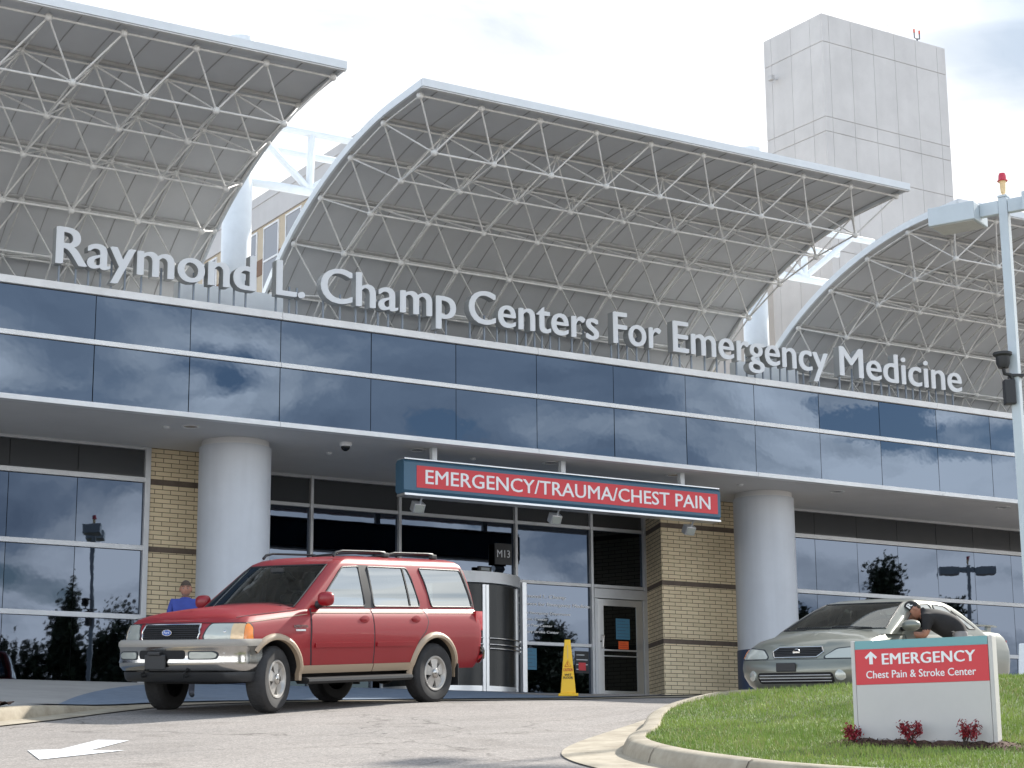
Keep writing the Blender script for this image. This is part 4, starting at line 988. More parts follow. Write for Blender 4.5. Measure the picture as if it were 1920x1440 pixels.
def patch(name, m, parent, poly, f, off, thick=.006, cut=.08, flip=None, r=0.0, smooth=40):
    q = MB(); q.bm.free(); q.bm = patch_bm(poly, f, off, thick, cut, flip, r)
    bmesh.ops.recalc_face_normals(q.bm, faces=q.bm.faces)
    if flip is not None:
        q.bm.normal_update(); tot = Vector()
        for f_ in q.bm.faces: tot += f_.normal * f_.calc_area()
        if tot.dot(flip) < 0: bmesh.ops.reverse_faces(q.bm, faces=q.bm.faces)
    return q.build(name, m, parent, smooth=smooth, recalc=False)
def mirror_x(p): return Vector((p.x, -p.y, p.z))
def body_mesh(name, m, parent, sh, ts, caps, bottom=True):
    q = MB(); R_ = [sh.ring(t) for t in ts]
    for ys, dz, tt in caps: R_.append([Vector((p.x, p.y, p.z)) for p in sh.ring(tt, ys, dz)])
    V = [[q.v(p) for p in r] for r in R_]; n = len(V[0])
    for a, c in zip(V, V[1:]):
        for i in range(n): q.face([a[i], a[(i + 1) % n], c[(i + 1) % n], c[i]])
    h = n // 2
    for ring_, rev in ((V[-1], False), (V[0], True)):
        q.face([ring_[0], ring_[1], ring_[n - 1]])
        for i in range(1, h - 1 + (n % 2)): q.face([ring_[i], ring_[i + 1], ring_[n - i - 1], ring_[n - i]])
        try: q.face([ring_[h - 1], ring_[h], ring_[h + 1]])
        except Exception: pass
    return q.build(name, m, parent, smooth=38)
def wheel(parent, x, y, rad, width, rim, steer=0.0, spokes=5, hub='wheelalu', chromecap=True):
    sg = 1 if y > 0 else -1
    w = bpy.data.objects.new('wheel', None)
    q = MB(); hw = width / 2
    pr = [(rim + .005, -hw * .86), (rim + .035, -hw * .98), (rad - .05, -hw), (rad - .015, -hw * .82), (rad, -hw * .6), (rad, hw * .6), (rad - .015, hw * .82), (rad - .05, hw), (rim + .035, hw * .98), (rim + .005, hw * .86)]
    q.lathe(pr, ax='Y', n=48, cap=False)
    # tread grooves
    tyre = q.build('wheel', M['rubber'], None, smooth=35); 
    tyre.location = (x, y, rad); tyre.rotation_euler = (0, 0, steer); tyre.parent = parent
    tr = MB()
    for k in range(44):
        a = 2 * math.pi * k / 44
        for yy in (-.19, .19):
            c = Vector((math.cos(a) * (rad + .001), yy * width, math.sin(a) * (rad + .001))); rd = Vector((math.cos(a), 0, math.sin(a))); tg = Vector((-math.sin(a), 0, math.cos(a)))
            tr.obox(c, tg * .017 + Vector((0, .008, 0)), Vector((0, width * .10, 0)), rd * .0022)
    tr.build('tread_blocks', M['rubber'], tyre)
    o = sg * hw
    rm = MB()
    rm.lathe([(rim + .012, o * .90), (rim + .006, o * .98), (rim - .012, o * .96), (rim - .028, o * .72), (rim - .045, o * .55)], ax='Y', n=40, cap=False)
    for k in range(spokes):
        a = 2 * math.pi * (k + .25) / spokes; rd = Vector((math.cos(a), 0, math.sin(a))); tg = Vector((-math.sin(a), 0, math.cos(a)))
        p0, p1 = rd * .045 + Vector((0, o * .72, 0)), rd * (rim - .018) + Vector((0, o * .60, 0)); w0, w1 = .042, rim * .36
        yv = Vector((0, sg * .018, 0))
        rm.hexa([p0 - tg * w0 - yv, p1 - tg * w1 - yv, p1 + tg * w1 - yv, p0 + tg * w0 - yv, p0 - tg * w0 + yv, p1 - tg * w1 + yv, p1 + tg * w1 + yv, p0 + tg * w0 + yv])
    rm.lathe([(.085, o * .5), (.085, o * .76), (.07, o * .82), (.0, o * .83)], ax='Y', n=24, cap=False)
    rim_o = rm.build('rim', M[hub], tyre, smooth=35)
    bk = MB(); bk.lathe([(rim - .02, o * .35), (.0, o * .34)], ax='Y', n=32, cap=False); bk.build('brake_disc', M['dark'], tyre)
    if chromecap:
        cc = MB(); cc.lathe([(.062, o * .82), (.060, o * 1.02), (.045, o * 1.10), (.0, o * 1.12)], ax='Y', n=24, cap=False); cc.build('hub_cap', M['chrome'], tyre, smooth=40)
    return tyre
def place_vehicle(root, cx, cs, hd, wb, tr):
    """put the car's wheels on the ground: cx, cs plan position in camera plan, hd heading there"""
    h = Vector((hd[0], hd[1])).normalized(); l = Vector((-h.y, h.x))
    P = [ground_pt(cx + h.x * a + l.x * c, cs + h.y * a + l.y * c) for a, c in ((wb, tr), (wb, -tr), (-wb, tr), (-wb, -tr))]
    f, r_, lft, rgt = (P[0] + P[1]) / 2, (P[2] + P[3]) / 2, (P[0] + P[2]) / 2, (P[1] + P[3]) / 2
    X = (f - r_).normalized(); Y = (lft - rgt); Z = X.cross(Y).normalized(); Y = Z.cross(X); c = sum(P, Vector()) / 4
    root.matrix_world = Matrix(((X.x, Y.x, Z.x, c.x), (X.y, Y.y, Z.y, c.y), (X.z, Y.z, Z.z, c.z), (0, 0, 0, 1)))
def arch_cut(body, cx, rad, zc, wy):
    cs = []
    for x in cx:
        for sg in (1, -1):
            q = MB(); q.lathe([(rad, wy), (rad, 1.3)] if sg > 0 else [(rad, -1.3), (rad, -wy)], (x, 0, zc), 'Y', 40); c = q.build('cutter', M['dark']); cs.append(c)
    for c in cs: c.matrix_world = body.matrix_world
    boolean_cut(body, cs)
    me = body.data
    if len(me.materials) < 2: me.materials.append(M['dark'])
    me.materials[len(me.materials) - 1] = M['dark']; k = len(me.materials) - 1
    for p in me.polygons:
        c = p.center; d = min(math.hypot(c.x - x, c.z - zc) for x in cx)
        if (d < rad + .004 and abs(c.y) < .99 and (abs(p.normal.y) < .35 or abs(c.y) < wy + .02)) and (d > rad - .01 or abs(abs(c.y) - wy) < .02): p.material_index = k
        else: p.material_index = 0
    me.polygons.foreach_set('use_smooth', [True] * len(me.polygons)); me.set_sharp_from_angle(angle=R(34))
def arch_trim(name, m, parent, sh, x, zc, r0, r1, out, a0, a1, sg):
    q = MB(); rows = []
    for k in range(29):
        a = R(a0 + (a1 - a0) * k / 28); row = []
        for rr_, oo in ((r0, -.03), (r0, out), (r0 + (r1 - r0) * .45, out + .008), (r1 - .01, out * .6), (r1, .001)):
            px, pz = x + rr_ * math.cos(a), zc + rr_ * math.sin(a); row.append(Vector((px, sg * (sh.side_y(px, max(pz, sh.zb)) + oo), pz)))
        rows.append(row)
    q.grid(rows); return q.build(name, m, parent, smooth=50)

def hollow_cabin(cab, shell, z0, z1, sides, front, rear, xr_f, xr_r):
    """turn the solid cabin into a thin shell with real window openings"""
    ti = [(z, xf - .06, xr + .06, w - .05) for z, xf, xr, w in shell.tab]
    inn = Shell(0, lambda x: 1.0, ti, shell.rf, shell.rr, shell.bf, shell.br)
    n_ = 12; cs = []
    inn.zb, inn.ztop = 0, (lambda x: 1.0)
    q = MB(); q.mi = 1; R_ = [inn.ring(z0 + (z1 - z0) * k / n_) for k in range(n_ + 1)]; V = [[q.v(p) for p in r] for r in R_]; n = len(V[0]); h = n // 2
    for a, c in zip(V, V[1:]):
        for i in range(n): q.face([a[i], a[(i + 1) % n], c[(i + 1) % n], c[i]])
    for r_ in (V[-1], V[0]):
        q.face([r_[0], r_[1], r_[n - 1]])
        for i in range(1, h - 1 + (n % 2)): q.face([r_[i], r_[i + 1], r_[n - i - 1], r_[n - i]])
        try: q.face([r_[h - 1], r_[h], r_[h + 1]])
        except Exception: pass
    cs.append(q.build('cutter', [M['black'], M['black']], None))
    def rounded(poly, r=.045):
        P = []; m_ = len(poly)
        for i in range(m_):
            p0, p1, p2 = Vector(poly[i - 1]), Vector(poly[i]), Vector(poly[(i + 1) % m_]); d0, d1 = p0 - p1, p2 - p1; k = min(r, d0.length * .4, d1.length * .4); A, B = p1 + d0.normalized() * k, p1 + d1.normalized() * k
            for j in range(5): t = j / 4; P.append(tuple(A * (1 - t) ** 2 + p1 * 2 * t * (1 - t) + B * t * t))
        return P
    for sg in (1, -1):
        for poly in sides:
            q = MB(); q.mi = 1; q.prism(rounded(poly), lambda x, z: (x, sg * .35, z), lambda x, z: (x, sg * 1.3, z)); cs.append(q.build('cutter', [M['black'], M['black']], None))
    for poly, (xa, xb) in ((front, xr_f), (rear, xr_r)):
        q = MB(); q.mi = 1; q.prism(rounded(poly), lambda y, z: (xa, y, z), lambda y, z: (xb, y, z)); cs.append(q.build('cutter', [M['black'], M['black']], None))
    cab.data.materials.append(M['black']); boolean_cut(cab, cs)
    while len(cab.data.materials) > 2: cab.data.materials.pop()
    cab.data.polygons.foreach_set('use_smooth', [True] * len(cab.data.polygons)); cab.data.set_sharp_from_angle(angle=R(34))
def seal(parent, poly, f, flip, r_=.012, rnd=.04):
    q = MB(); m_ = patch_bm(poly, f, .002, 0, 9, flip, rnd); P = [v.co.copy() for v in m_.verts]; m_.free()
    return part('window_seal', M['black'], parent, lambda k: k.path(P + [P[0]], r_, 6), smooth=50)
def seats(parent, xs, ys, z0, m, sc=1.0):
    for x, hgt in xs:
        for y in ys:
            st_ = part('seat_back', M['seat'], parent, lambda q: q.obox((x, y, z0 + hgt * .3), (.055, 0, -.012), (0, .21, 0), (.02, 0, hgt * .5)), bevel=.04)
            part('headrest', M['seat'], st_, lambda q: q.obox((x - .03, y, z0 + hgt + .06), (.045, 0, 0), (0, .12, 0), (0, 0, .075)), bevel=.035)
# ---- red sport utility wagon
def ztop_suv(x): return interp([(-3, 1.215), (.8, 1.215), (.98, 1.20), (1.15, 1.178), (1.9, 1.115), (2.2, 1.075), (2.5, 1.05)], x)
suv_sh = Shell(.44, ztop_suv, [(0, 2.20, -2.52, .90), (.10, 2.26, -2.57, .94), (.28, 2.30, -2.60, .962), (.52, 2.32, -2.61, .978), (.70, 2.325, -2.605, .974), (.84, 2.31, -2.59, .957), (.93, 2.275, -2.575, .935), (1.0, 2.21, -2.56, .895), (1.02, 2.17, -2.56, .895), (1.04, 2.08, -2.5, .895), (1.06, 1.95, -2.4, .895)], .22, .12, .20, .05)
suv_top = Shell(0, lambda x: 1.0, [(1.15, 1.20, -2.57, .905), (1.22, 1.10, -2.565, .895), (1.40, .85, -2.545, .862), (1.60, .58, -2.51, .812), (1.72, .42, -2.475, .780), (1.80, .30, -2.43, .752), (1.85, .17, -2.37, .705), (1.88, .0, -2.27, .62), (1.897, -.3, -2.05, .43), (1.903, -.7, -1.75, .2)], .12, .12, .13, .05)
suv = thing('parked_car', 'red sport utility wagon with tan wheel arch trim, chrome front bumper and turned front wheels', 'car', world=False)
bd = body_mesh('body', M['red'], suv, suv_sh, [0, .05, .12, .2, .3, .42, .52, .62, .72, .80, .86, .91, .95, .98, 1.0], [(.94, .010, 1.0), (.84, .022, 1.02), (.66, .036, 1.04), (.40, .046, 1.06), (.15, .05, 1.06)])
FA, RA, WZ = 1.5125, -1.5125, .385
arch_cut(bd, (FA, RA), .445, WZ + .02, .62)
cab1 = body_mesh('cabin', M['red'], suv, suv_top, [1.15, 1.19, 1.22, 1.31, 1.40, 1.5, 1.60, 1.66, 1.72, 1.77, 1.80, 1.83, 1.85, 1.868, 1.88, 1.89, 1.897, 1.903], [])
WIN1 = [[(.69, 1.245), (.55, 1.38), (.12, 1.735), (-.19, 1.75), (-.19, 1.245)], [(-.36, 1.245), (-.36, 1.75), (-1.14, 1.745), (-1.20, 1.62), (-1.29, 1.245)], [(-1.53, 1.245), (-1.47, 1.55), (-1.40, 1.745), (-2.27, 1.735), (-2.33, 1.55), (-2.40, 1.245)]]
hollow_cabin(cab1, suv_top, 1.10, 1.835, WIN1, [(-.765, 1.235), (-.65, 1.765), (.65, 1.765), (.765, 1.235)], [(-.70, 1.26), (-.62, 1.74), (.62, 1.74), (.70, 1.26)], (-.1, 1.5), (-2.9, -2.1))
bd.data.materials.append(M['dark'])
for p in bd.data.polygons:
    if p.normal.z > .6 and p.center.x < .86 and p.center.z > 1.2: p.material_index = len(bd.data.materials) - 1
seats(suv, ((-.30, .24), (-1.25, .20)), (-.40, .40), 1.24, 'seat')
part('steering_wheel', M['black'], suv, lambda q: q.path([(.42 + .07 * math.sin(a), .40 + .19 * math.cos(a), 1.27 + .16 * math.sin(a)) for a in np.linspace(0, 2 * math.pi, 25)], .016, 6), smooth=50)
part('dashboard', M['black'], suv, lambda q: q.rings([[(x, y, z) for x, z in ((.98, 1.20), (.62, 1.285), (.50, 1.27), (.46, 1.2))] for y in np.linspace(-.78, .78, 4)]), smooth=40)
sideL = lambda sh, sg: (lambda x, z: Vector((x, sg * sh.side_y(x, z), z)))
YL = Vector((0, 1, 0))
for sg in (1, -1):
    S_, T_ = sideL(suv_sh, sg), sideL(suv_top, sg); fl_ = YL * sg
    # doors stand 5 mm proud, with a dark gap behind the edges
    fd = [(.86, .50), (.90, .80), (.87, 1.10), (.84, 1.205), (-.265, 1.205), (-.265, .50)]
    rdr = [(-.285, .50), (-.285, 1.205), (-1.33, 1.205), (-1.37, 1.05), (-1.30, .93), (-1.17, .82), (-1.07, .66), (-1.03, .50)]
    gap_ = [(.878, .49), (.918, .80), (.888, 1.10), (.855, 1.212), (-1.345, 1.212), (-1.388, 1.05), (-1.315, .92), (-1.185, .81), (-1.088, .66), (-1.045, .49)]
    patch('door_gap', M['gap'], suv, gap_, S_, .0035, .006, .06, fl_)
    for poly, hx in ((fd, -.10), (rdr, -1.12)):
        d_ = patch('door', M['red'], suv, poly, S_, .007, .007, .07, fl_, r=.03)
        hy = suv_sh.side_y(hx, 1.08)
        hq = MB(); hq.lathe([(.001, .0), (.075, .004), (.085, .012), (.06, .016), (.0, .018)], (0, 0, 0), 'Y', 20, cap=False)
        for v in hq.bm.verts: v.co = Vector((hx + v.co.x, sg * (hy + .004 + v.co.y * 1.0), 1.085 + v.co.z * .55))
        h_ = hq.build('handle', M['red'], d_, smooth=60)
        patch('handle_grip', M['dark'], h_, [(hx - .05, 1.085), (hx + .05, 1.085), (hx + .05, 1.108), (hx - .05, 1.108)], S_, .021, .004, .2, fl_)
        xa, xb = (.84, -.24) if hx > -.5 else (-.31, -1.08)
        patch('side_moulding', M['red'], d_, [(xa, .745), (xa, .80), (xb, .80), (xb, .745)], S_, .024, .018, .1, fl_, r=.02)
        patch('pinstripe', M['tan'], d_, [(xa + .02, 1.155), (xa + .02, 1.162), (xb - (.0 if hx > -.5 else .22), 1.162), (xb - (.0 if hx > -.5 else .22), 1.155)], S_, .009, .002, .1, fl_)
    patch('pinstripe', M['tan'], suv, [(2.05, 1.035), (2.05, 1.043), (.93, 1.151), (.93, 1.143)], S_, .003, .002, .08, fl_)
    patch('pinstripe', M['tan'], suv, [(-1.42, 1.155), (-1.42, 1.162), (-2.40, 1.162), (-2.40, 1.155)], S_, .003, .002, .1, fl_)
    for x0, x1, lb in ((1.02, -.27, 0), (-.285, -1.03, 0)):
        patch('sill_cladding', M['tan'], suv, [(x0, .445), (x0 + (.02 if x0 > .5 else 0), .535), (x1, .535), (x1, .445)], S_, .022, .02, .08, fl_, r=.01)
    # windows
    wins = [('front', [(.69, 1.245), (.55, 1.38), (.12, 1.735), (-.19, 1.75), (-.19, 1.245)]), ('rear', [(-.36, 1.245), (-.36, 1.75), (-1.14, 1.745), (-1.20, 1.62), (-1.29, 1.245)]), ('quarter', [(-1.53, 1.245), (-1.47, 1.55), (-1.40, 1.745), (-2.27, 1.735), (-2.33, 1.55), (-2.40, 1.245)])]
    patch('pillar_trim', M['black'], suv, [(-.17, 1.225), (-.17, 1.765), (-.38, 1.765), (-.38, 1.225)], T_, .003, .003, .1, fl_)
    for nm, poly in wins:
        cxm = sum(p[0] for p in poly) / len(poly); czm = sum(p[1] for p in poly) / len(poly)
        g_ = [(cxm + (p[0] - cxm) * 1.055 + (.006 if p[0] > cxm else -.006), czm + (p[1] - czm) * 1.10) for p in poly]
        wf = patch('side_window', M['carglass'], suv, poly, T_, .001, 0, .08, fl_, r=.045, smooth=60)
        seal(wf, poly, T_, fl_)
    patch('window_divider', M['black'], suv, [(-1.075, 1.245), (-1.045, 1.745), (-1.07, 1.745), (-1.10, 1.245)], T_, .011, .004, .1, fl_)
    patch('sail_panel', M['black'], suv, [(.76, 1.235), (.62, 1.36), (.55, 1.38), (.55, 1.235)], T_, .012, .006, .1, fl_)
    # mirror
    mr = MB(); mr.ball((0, 0, 0), 1, 16, 10)
    for v in mr.bm.verts:
        c = Vector([math.copysign(abs(k) ** .72, k) for k in v.co]); x_ = c.x * .085 if c.x > 0 else c.x * .03; v.co = Vector((.70 + x_, sg * (1.045 + c.y * .115), 1.33 + c.z * .088))
    mi = mr.build('wing_mirror', M['red'], suv, smooth=60)
    part('mirror_arm', M['black'], mi, lambda q: q.path([(.70, sg * .90, 1.26), (.70, sg * .95, 1.265), (.70, sg * 1.02, 1.29)], .035, 8, [.055, .04, .035]), smooth=50)
    part('mirror_glass', M['chrome'], mi, lambda q: q.lathe([(.001, 0), (.08, 0), (.08, -.004)], (.668, sg * 1.045, 1.335), 'X', 20), smooth=40)
    # wheel arch trims, running board
    arch_trim('wheel_arch_trim', M['tan'], suv, suv_sh, FA, WZ + .02, .44, .515, .035, 40, 186, sg)
    arch_trim('wheel_arch_trim', M['tan'], suv, suv_sh, RA, WZ + .02, .44, .515, .035, -6, 190, sg)
    part('running_board', M['black'], suv, lambda q: q.rings([[(x, sg * y, z) for y, z in ((.80, .36), (.84, .315), (1.0, .315), (1.035, .345), (1.03, .375), (.99, .39), (.84, .395))] for x in (1.0, .94, .4, 0, -.4, -.92, -.97)]), smooth=40)
    # headlamp, indicator
    def NS(sp, z): return suv_sh.nose(sp * sg, z)
    hl = patch('headlamp', M['lens'], suv, [(.555, .845), (.54, .90), (.60, 1.035), (1.03, 1.035), (1.03, .845)], NS, .008, .02, .04, Vector((1, sg * .4, 0)), r=.04)
    patch('indicator', M['amber'], hl, [(1.04, .85), (1.04, 1.035), (1.09, 1.035), (1.17, .99), (1.185, .85)], NS, .008, .02, .04, Vector((.4, sg, 0)), r=.025)
    patch('turn_lens', M['amberclear'], hl, [(.885, .85), (.885, 1.033), (1.035, 1.033), (1.035, .85)], NS, .010, .01, .04, Vector((.8, sg * .6, 0)), r=.015)
    patch('lamp_bezel', M['gap'], hl, [(.53, .83), (.515, .90), (.585, 1.05), (1.10, 1.05), (1.19, .995), (1.20, .83)], NS, .002, .004, .04, Vector((1, sg * .5, 0)), r=.04)
    part('reflector', M['chrome'], hl, lambda q: q.add_mesh(text_mesh('.', .01)) if False else q.ball(NS(.80, .94) - Vector((.03, 0, 0)), .04, 10, 6), smooth=60)
    # tail lamp
    tl = MB(); tl.rings([[(-2.40, sg * .968, z), (-2.60, sg * .93, z), (-2.635, sg * .86, z), (-2.635, sg * .80, z), (-2.56, sg * .80, z), (-2.40, sg * .92, z)] for z in (.93, 1.19)])
    tl.build('tail_lamp', M['tail'], suv, smooth=40, bevel=.01)
    # badge on the front wing
    text_obj('badge', 'EXPEDITION', M['chrome'], suv, (1.20 if sg > 0 else .93, sg * (suv_sh.side_y(1.05, .98) + .003), .985), (-sg, 0, 0), (0, 0, 1), .24, .032, .004, .012)
    patch('badge_plate', M['alu'], suv, [(1.17, .945), (1.17, .965), (1.0, .965), (1.0, .945)], S_, .006, .005, .2, fl_)
    # roof rail
    for xa, xb in ((.08, -.95), (-.95, -1.95)):
        part('roof_rail', M['black'], suv, lambda q: q.path([(xa, sg * .60, 1.88), (xa - .05, sg * .60, 1.925), (xa - .18, sg * .60, 1.95), (xb + .14, sg * .60, 1.955), (xb + .04, sg * .60, 1.945), (xb, sg * .60, 1.89)], .015, 8, [.02, .018, .014, .014, .024, .03]), smooth=50)
for x_ in (-.93, -1.93):
    part('rack_foot', M['black'], suv, lambda q: [q.obox((x_, sg * .60, 1.915), (.06, 0, .0), (0, .03, 0), (.0, 0, .035)) for sg in (1, -1)], bevel=.02)
    part('cross_bar', M['black'], suv, lambda q: q.path([(x_, -.6, 1.945), (x_, -.3, 1.96), (x_, .3, 1.96), (x_, .6, 1.945)], .014, 8), smooth=50)
# windscreen, wipers
def WS(y, z):
    xf, xr, w = suv_top.par(z)[:3]; return Vector((xf - suv_top.bf * (y / w) ** 2, y, z))
FX = Vector((1, 0, .6))
PW = [(-.765, 1.235), (-.65, 1.765), (.65, 1.765), (.765, 1.235)]
ws_ = patch('windscreen', M['windscreen'], suv, PW, WS, .001, 0, .08, FX, r=.05, smooth=60)
q_ = MB(); q_.path([WS(PW[i][0] + (PW[(i + 1) % 4][0] - PW[i][0]) * k / 8, PW[i][1] + (PW[(i + 1) % 4][1] - PW[i][1]) * k / 8) for i in range(4) for k in range(8)] + [WS(*PW[0])], .014, 6); q_.build('window_seal', M['black'], ws_, smooth=50)
for y0, y1 in ((.62, .02), (.05, -.52)):
    part('wiper', M['black'], suv, lambda q: q.path([WS(y0, 1.235) + Vector((.03, 0, .012)), WS((y0 + y1) / 2, 1.245) + Vector((.025, 0, .02)), WS(y1, 1.26) + Vector((.015, 0, .012))], .011, 6))
part('cowl', M['black'], suv, lambda q: q.grid([[WS(y, 1.222) + Vector((d, 0, .004 - d * .06)) for y in np.linspace(-.78, .78, 12)] for d in (.0, .10)]))
part('rear_view_mirror', M['black'], suv, lambda q: q.obox(WS(0, 1.70) + Vector((.012, 0, 0)), (.004, 0, .012), (0, .11, 0), (0, 0, .03)), bevel=.008)
RX = Vector((-1, 0, .2))
def RW(y, z):
    h = suv_top.half(z); ya = abs(y)
    for a, c in zip(h[-14:], h[-13:]):
        if c[1] <= ya <= a[1]: return Vector((c[0] + (a[0] - c[0]) * (ya - c[1]) / max(1e-6, a[1] - c[1]), y, z))
    return Vector((h[-1][0], y, z))
patch('rear_window', M['carglass'], suv, [(-.70, 1.26), (-.62, 1.74), (.62, 1.74), (.70, 1.26)], RW, .001, 0, .1, RX, r=.05)
for sg in (1, -1):  # black rear corner posts seen beside the quarter glass
    patch('rear_pillar', M['black'], suv, [(-2.425, 1.235), (-2.30, 1.76), (-2.34, 1.76), (-2.455, 1.235)], sideL(suv_top, sg), .005, .006, .08, YL * sg)
# grille, emblem
GF = lambda sp, z: suv_sh.nose(sp, z); FN = Vector((1, 0, 0))
gr = patch('grille', M['dark'], suv, [(-.455, .845), (-.475, .90), (-.455, 1.03), (.455, 1.03), (.475, .90), (.455, .845)], GF, .004, .02, .06, FN, r=.05)
def sweep_outline(q, poly, f, lift, r_, closed=True):
    P = []
    n = len(poly)
    for i in range(n):
        a, c = poly[i], poly[(i + 1) % n]
        for k in range(8): P.append(f(a[0] + (c[0] - a[0]) * k / 8, a[1] + (c[1] - a[1]) * k / 8) + Vector((lift, 0, 0)))
    P.append(P[0]); q.path(P, r_, 6)
part('grille_surround', M['chrome'], gr, lambda q: sweep_outline(q, [(-.46, .842), (-.48, .93), (-.46, 1.033), (.46, 1.033), (.48, .93), (.46, .842)], GF, .008, .013), smooth=50)
part('grille_bars', M['black'], gr, lambda q: [q.path([GF(y, z) + Vector((.012, 0, 0)) for y in np.linspace(-.45, .45, 11)], .0055, 4) for z in np.linspace(.865, 1.012, 7)] + [q.path([GF(y, .85) + Vector((.013, 0, 0)), GF(y, 1.028) + Vector((.013, 0, 0))], .0045, 4) for y in np.linspace(-.43, .43, 22)])
em = part('emblem', M['chrome'], gr, lambda q: q.lathe([(.0, .026), (.046, .026), (.046, .012)], (GF(0, .94).x, 0, .94), 'X', 32), smooth=30)
em.data.transform(Matrix.Translation((0, 0, .94)) @ Matrix.Diagonal((1, 1.75, .8, 1)) @ Matrix.Translation((0, 0, -.94)))
eb = part('emblem_field', mat('emblem_blue', (.03, .10, .38), .3, coat=.5), em, lambda q: q.lathe([(.0, .0285), (.040, .0285), (.040, .02)], (GF(0, .94).x, 0, .94), 'X', 32), smooth=30)
eb.data.transform(Matrix.Translation((0, 0, .94)) @ Matrix.Diagonal((1, 1.75, .8, 1)) @ Matrix.Translation((0, 0, -.94)))
text_obj('emblem_script', 'Ford', M['text'], em, (GF(0, .94).x + .0285, .0, .928), (0, 1, 0), (0, 0, 1), .085, .028, .001, 0, center=True)
# hood shut lines
part('hood_gap', M['gap'], suv, lambda q: [q.path([GF(y, 1.052 - .018 * (abs(y) / .9) ** 2) + Vector((.002, 0, .004)) for y in np.linspace(-.90, .90, 21)], .004, 4)] + [q.path([Vector((x, sg * (.845 + .02 * (2.1 - x)), ztop_suv(x) + .013)) for x in np.linspace(2.05, 1.02, 10)], .0035, 4) for sg in (1, -1)])
# front bumper: chrome blade swept round the nose, with lamps and a bare plate bracket
def bumper(name, m, xs0, sec, back=False):
    q = MB(); rows = []
    for k in range(41):
        sp = -1.30 + 2.60 * k / 40; p = suv_sh.nose(sp, .72); e = .01; t = (suv_sh.nose(sp + e, .72) - suv_sh.nose(sp - e, .72)).normalized(); n = Vector((t.y, -t.x, 0))
        if n.x < -.2: n = -n
        fade = 1 - .80 * sm(.75, 1.15, abs(sp))
        rows.append([Vector((p.x, p.y, 0)) + n * d * fade + Vector((0, 0, z)) for d, z in sec])
    q.grid(rows); return q.build(name, m, suv, smooth=45)
fb = bumper('front_bumper', M['chrome'], 0, [(-.02, .855), (.10, .848), (.135, .82), (.14, .775), (.125, .75), (.122, .64), (.135, .60), (.125, .545), (.08, .50), (-.02, .48)])
pad = bumper('bumper_pad', M['bumpergrey'], 0, [(.02, .858), (.11, .860), (.142, .835), (.147, .80), (.140, .778)]); pad.parent = fb
bumper('front_valance', M['black'], 0, [(.05, .484), (.06, .47), (.04, .40), (.0, .37), (-.15, .36)])
def BF(sp, z, o=.127):
    p = suv_sh.nose(sp, .72); e = .01; t = (suv_sh.nose(sp + e, .72) - suv_sh.nose(sp - e, .72)).normalized(); n = Vector((t.y, -t.x, 0)); n = n if n.x > -.2 else -n
    return Vector((p.x, p.y, z)) + n * o
for sg in (1, -1):
    pf = [(.42, .64), (.42, .715), (.72, .715), (.78, .69), (.76, .65), (.70, .64)]
    fgl = patch('fog_lamp', M['lens'], suv, pf, lambda a, c: BF(a * sg, c), .006, .02, .05, FN, r=.03)
    patch('lamp_recess', M['gap'], fgl, [(p[0] + (.02 if p[0] > .55 else -.02), p[1] + (.012 if p[1] > .68 else -.012)) for p in pf], lambda a, c: BF(a * sg, c), .002, .004, .05, FN, r=.03)
patch('bumper_opening', M['dark'], fb, [(-.36, .635), (-.36, .735), (.36, .735), (.36, .635)], lambda a, c: BF(a, c), .002, .004, .06, FN, r=.04)
part('plate_bracket', M['black'], suv, lambda q: [q.obox((2.32 + .14, -.06, .60), (.012, 0, 0), (0, .17, 0), (0, 0, .085)), q.obox((2.32 + .145, -.06, .70), (.03, 0, 0), (0, .10, 0), (0, 0, .02))], bevel=.01)
part('tow_hook', M['black'], suv, lambda q: [q.path([(2.28, y, .44), (2.40, y, .43), (2.42, y, .46), (2.36, y, .48)], .015, 6) for y in (-.35, .35)], smooth=50)
# rear bumper
rb = MB(); rows = []
for k in range(21):
    y = -.98 + 1.96 * k / 20; xo = -2.64 - .08 * (1 - (abs(y) / 1.0) ** 4); xo = max(xo, -2.73) if abs(y) < .93 else -2.50
    rows.append([Vector((xo + .06, y, .72)), Vector((xo, y, .71)), Vector((xo - .03, y, .66)), Vector((xo - .02, y, .56)), Vector((xo + .06, y, .50))])
rb.grid(rows); rb.build('rear_bumper', M['chrome'], suv, smooth=50)
part('underbody', M['dark'], suv, lambda q: [q.box(-2.4, 2.1, -.58, .58, .34, .46), q.tube((FA, -.8, WZ), (FA, .8, WZ), .05, 8), q.tube((RA, -.8, WZ), (RA, .8, WZ), .06, 8), q.ball((RA, .1, WZ), .15, 12, 8)])
part('exhaust', M['purlin'], suv, lambda q: q.path([(-1.2, -.5, .36), (-1.9, -.55, .40), (-2.5, -.6, .38)], .035, 8), smooth=50)
STEER = R(17)
wheel(suv, FA, .85, .385, .255, .215, STEER); wheel(suv, FA, -.85, .385, .255, .215, STEER)
wheel(suv, RA, .85, .385, .255, .215); wheel(suv, RA, -.85, .385, .255, .215)
for sg in (1, -1): part('mud_flap', M['black'], suv, lambda q: q.box(RA - .47, RA - .45, sg * .86 - .13, sg * .86 + .13, .22, .50))
place_vehicle(suv, -2.70, 24.35, (-.590, -.8074), 1.5125, .85)

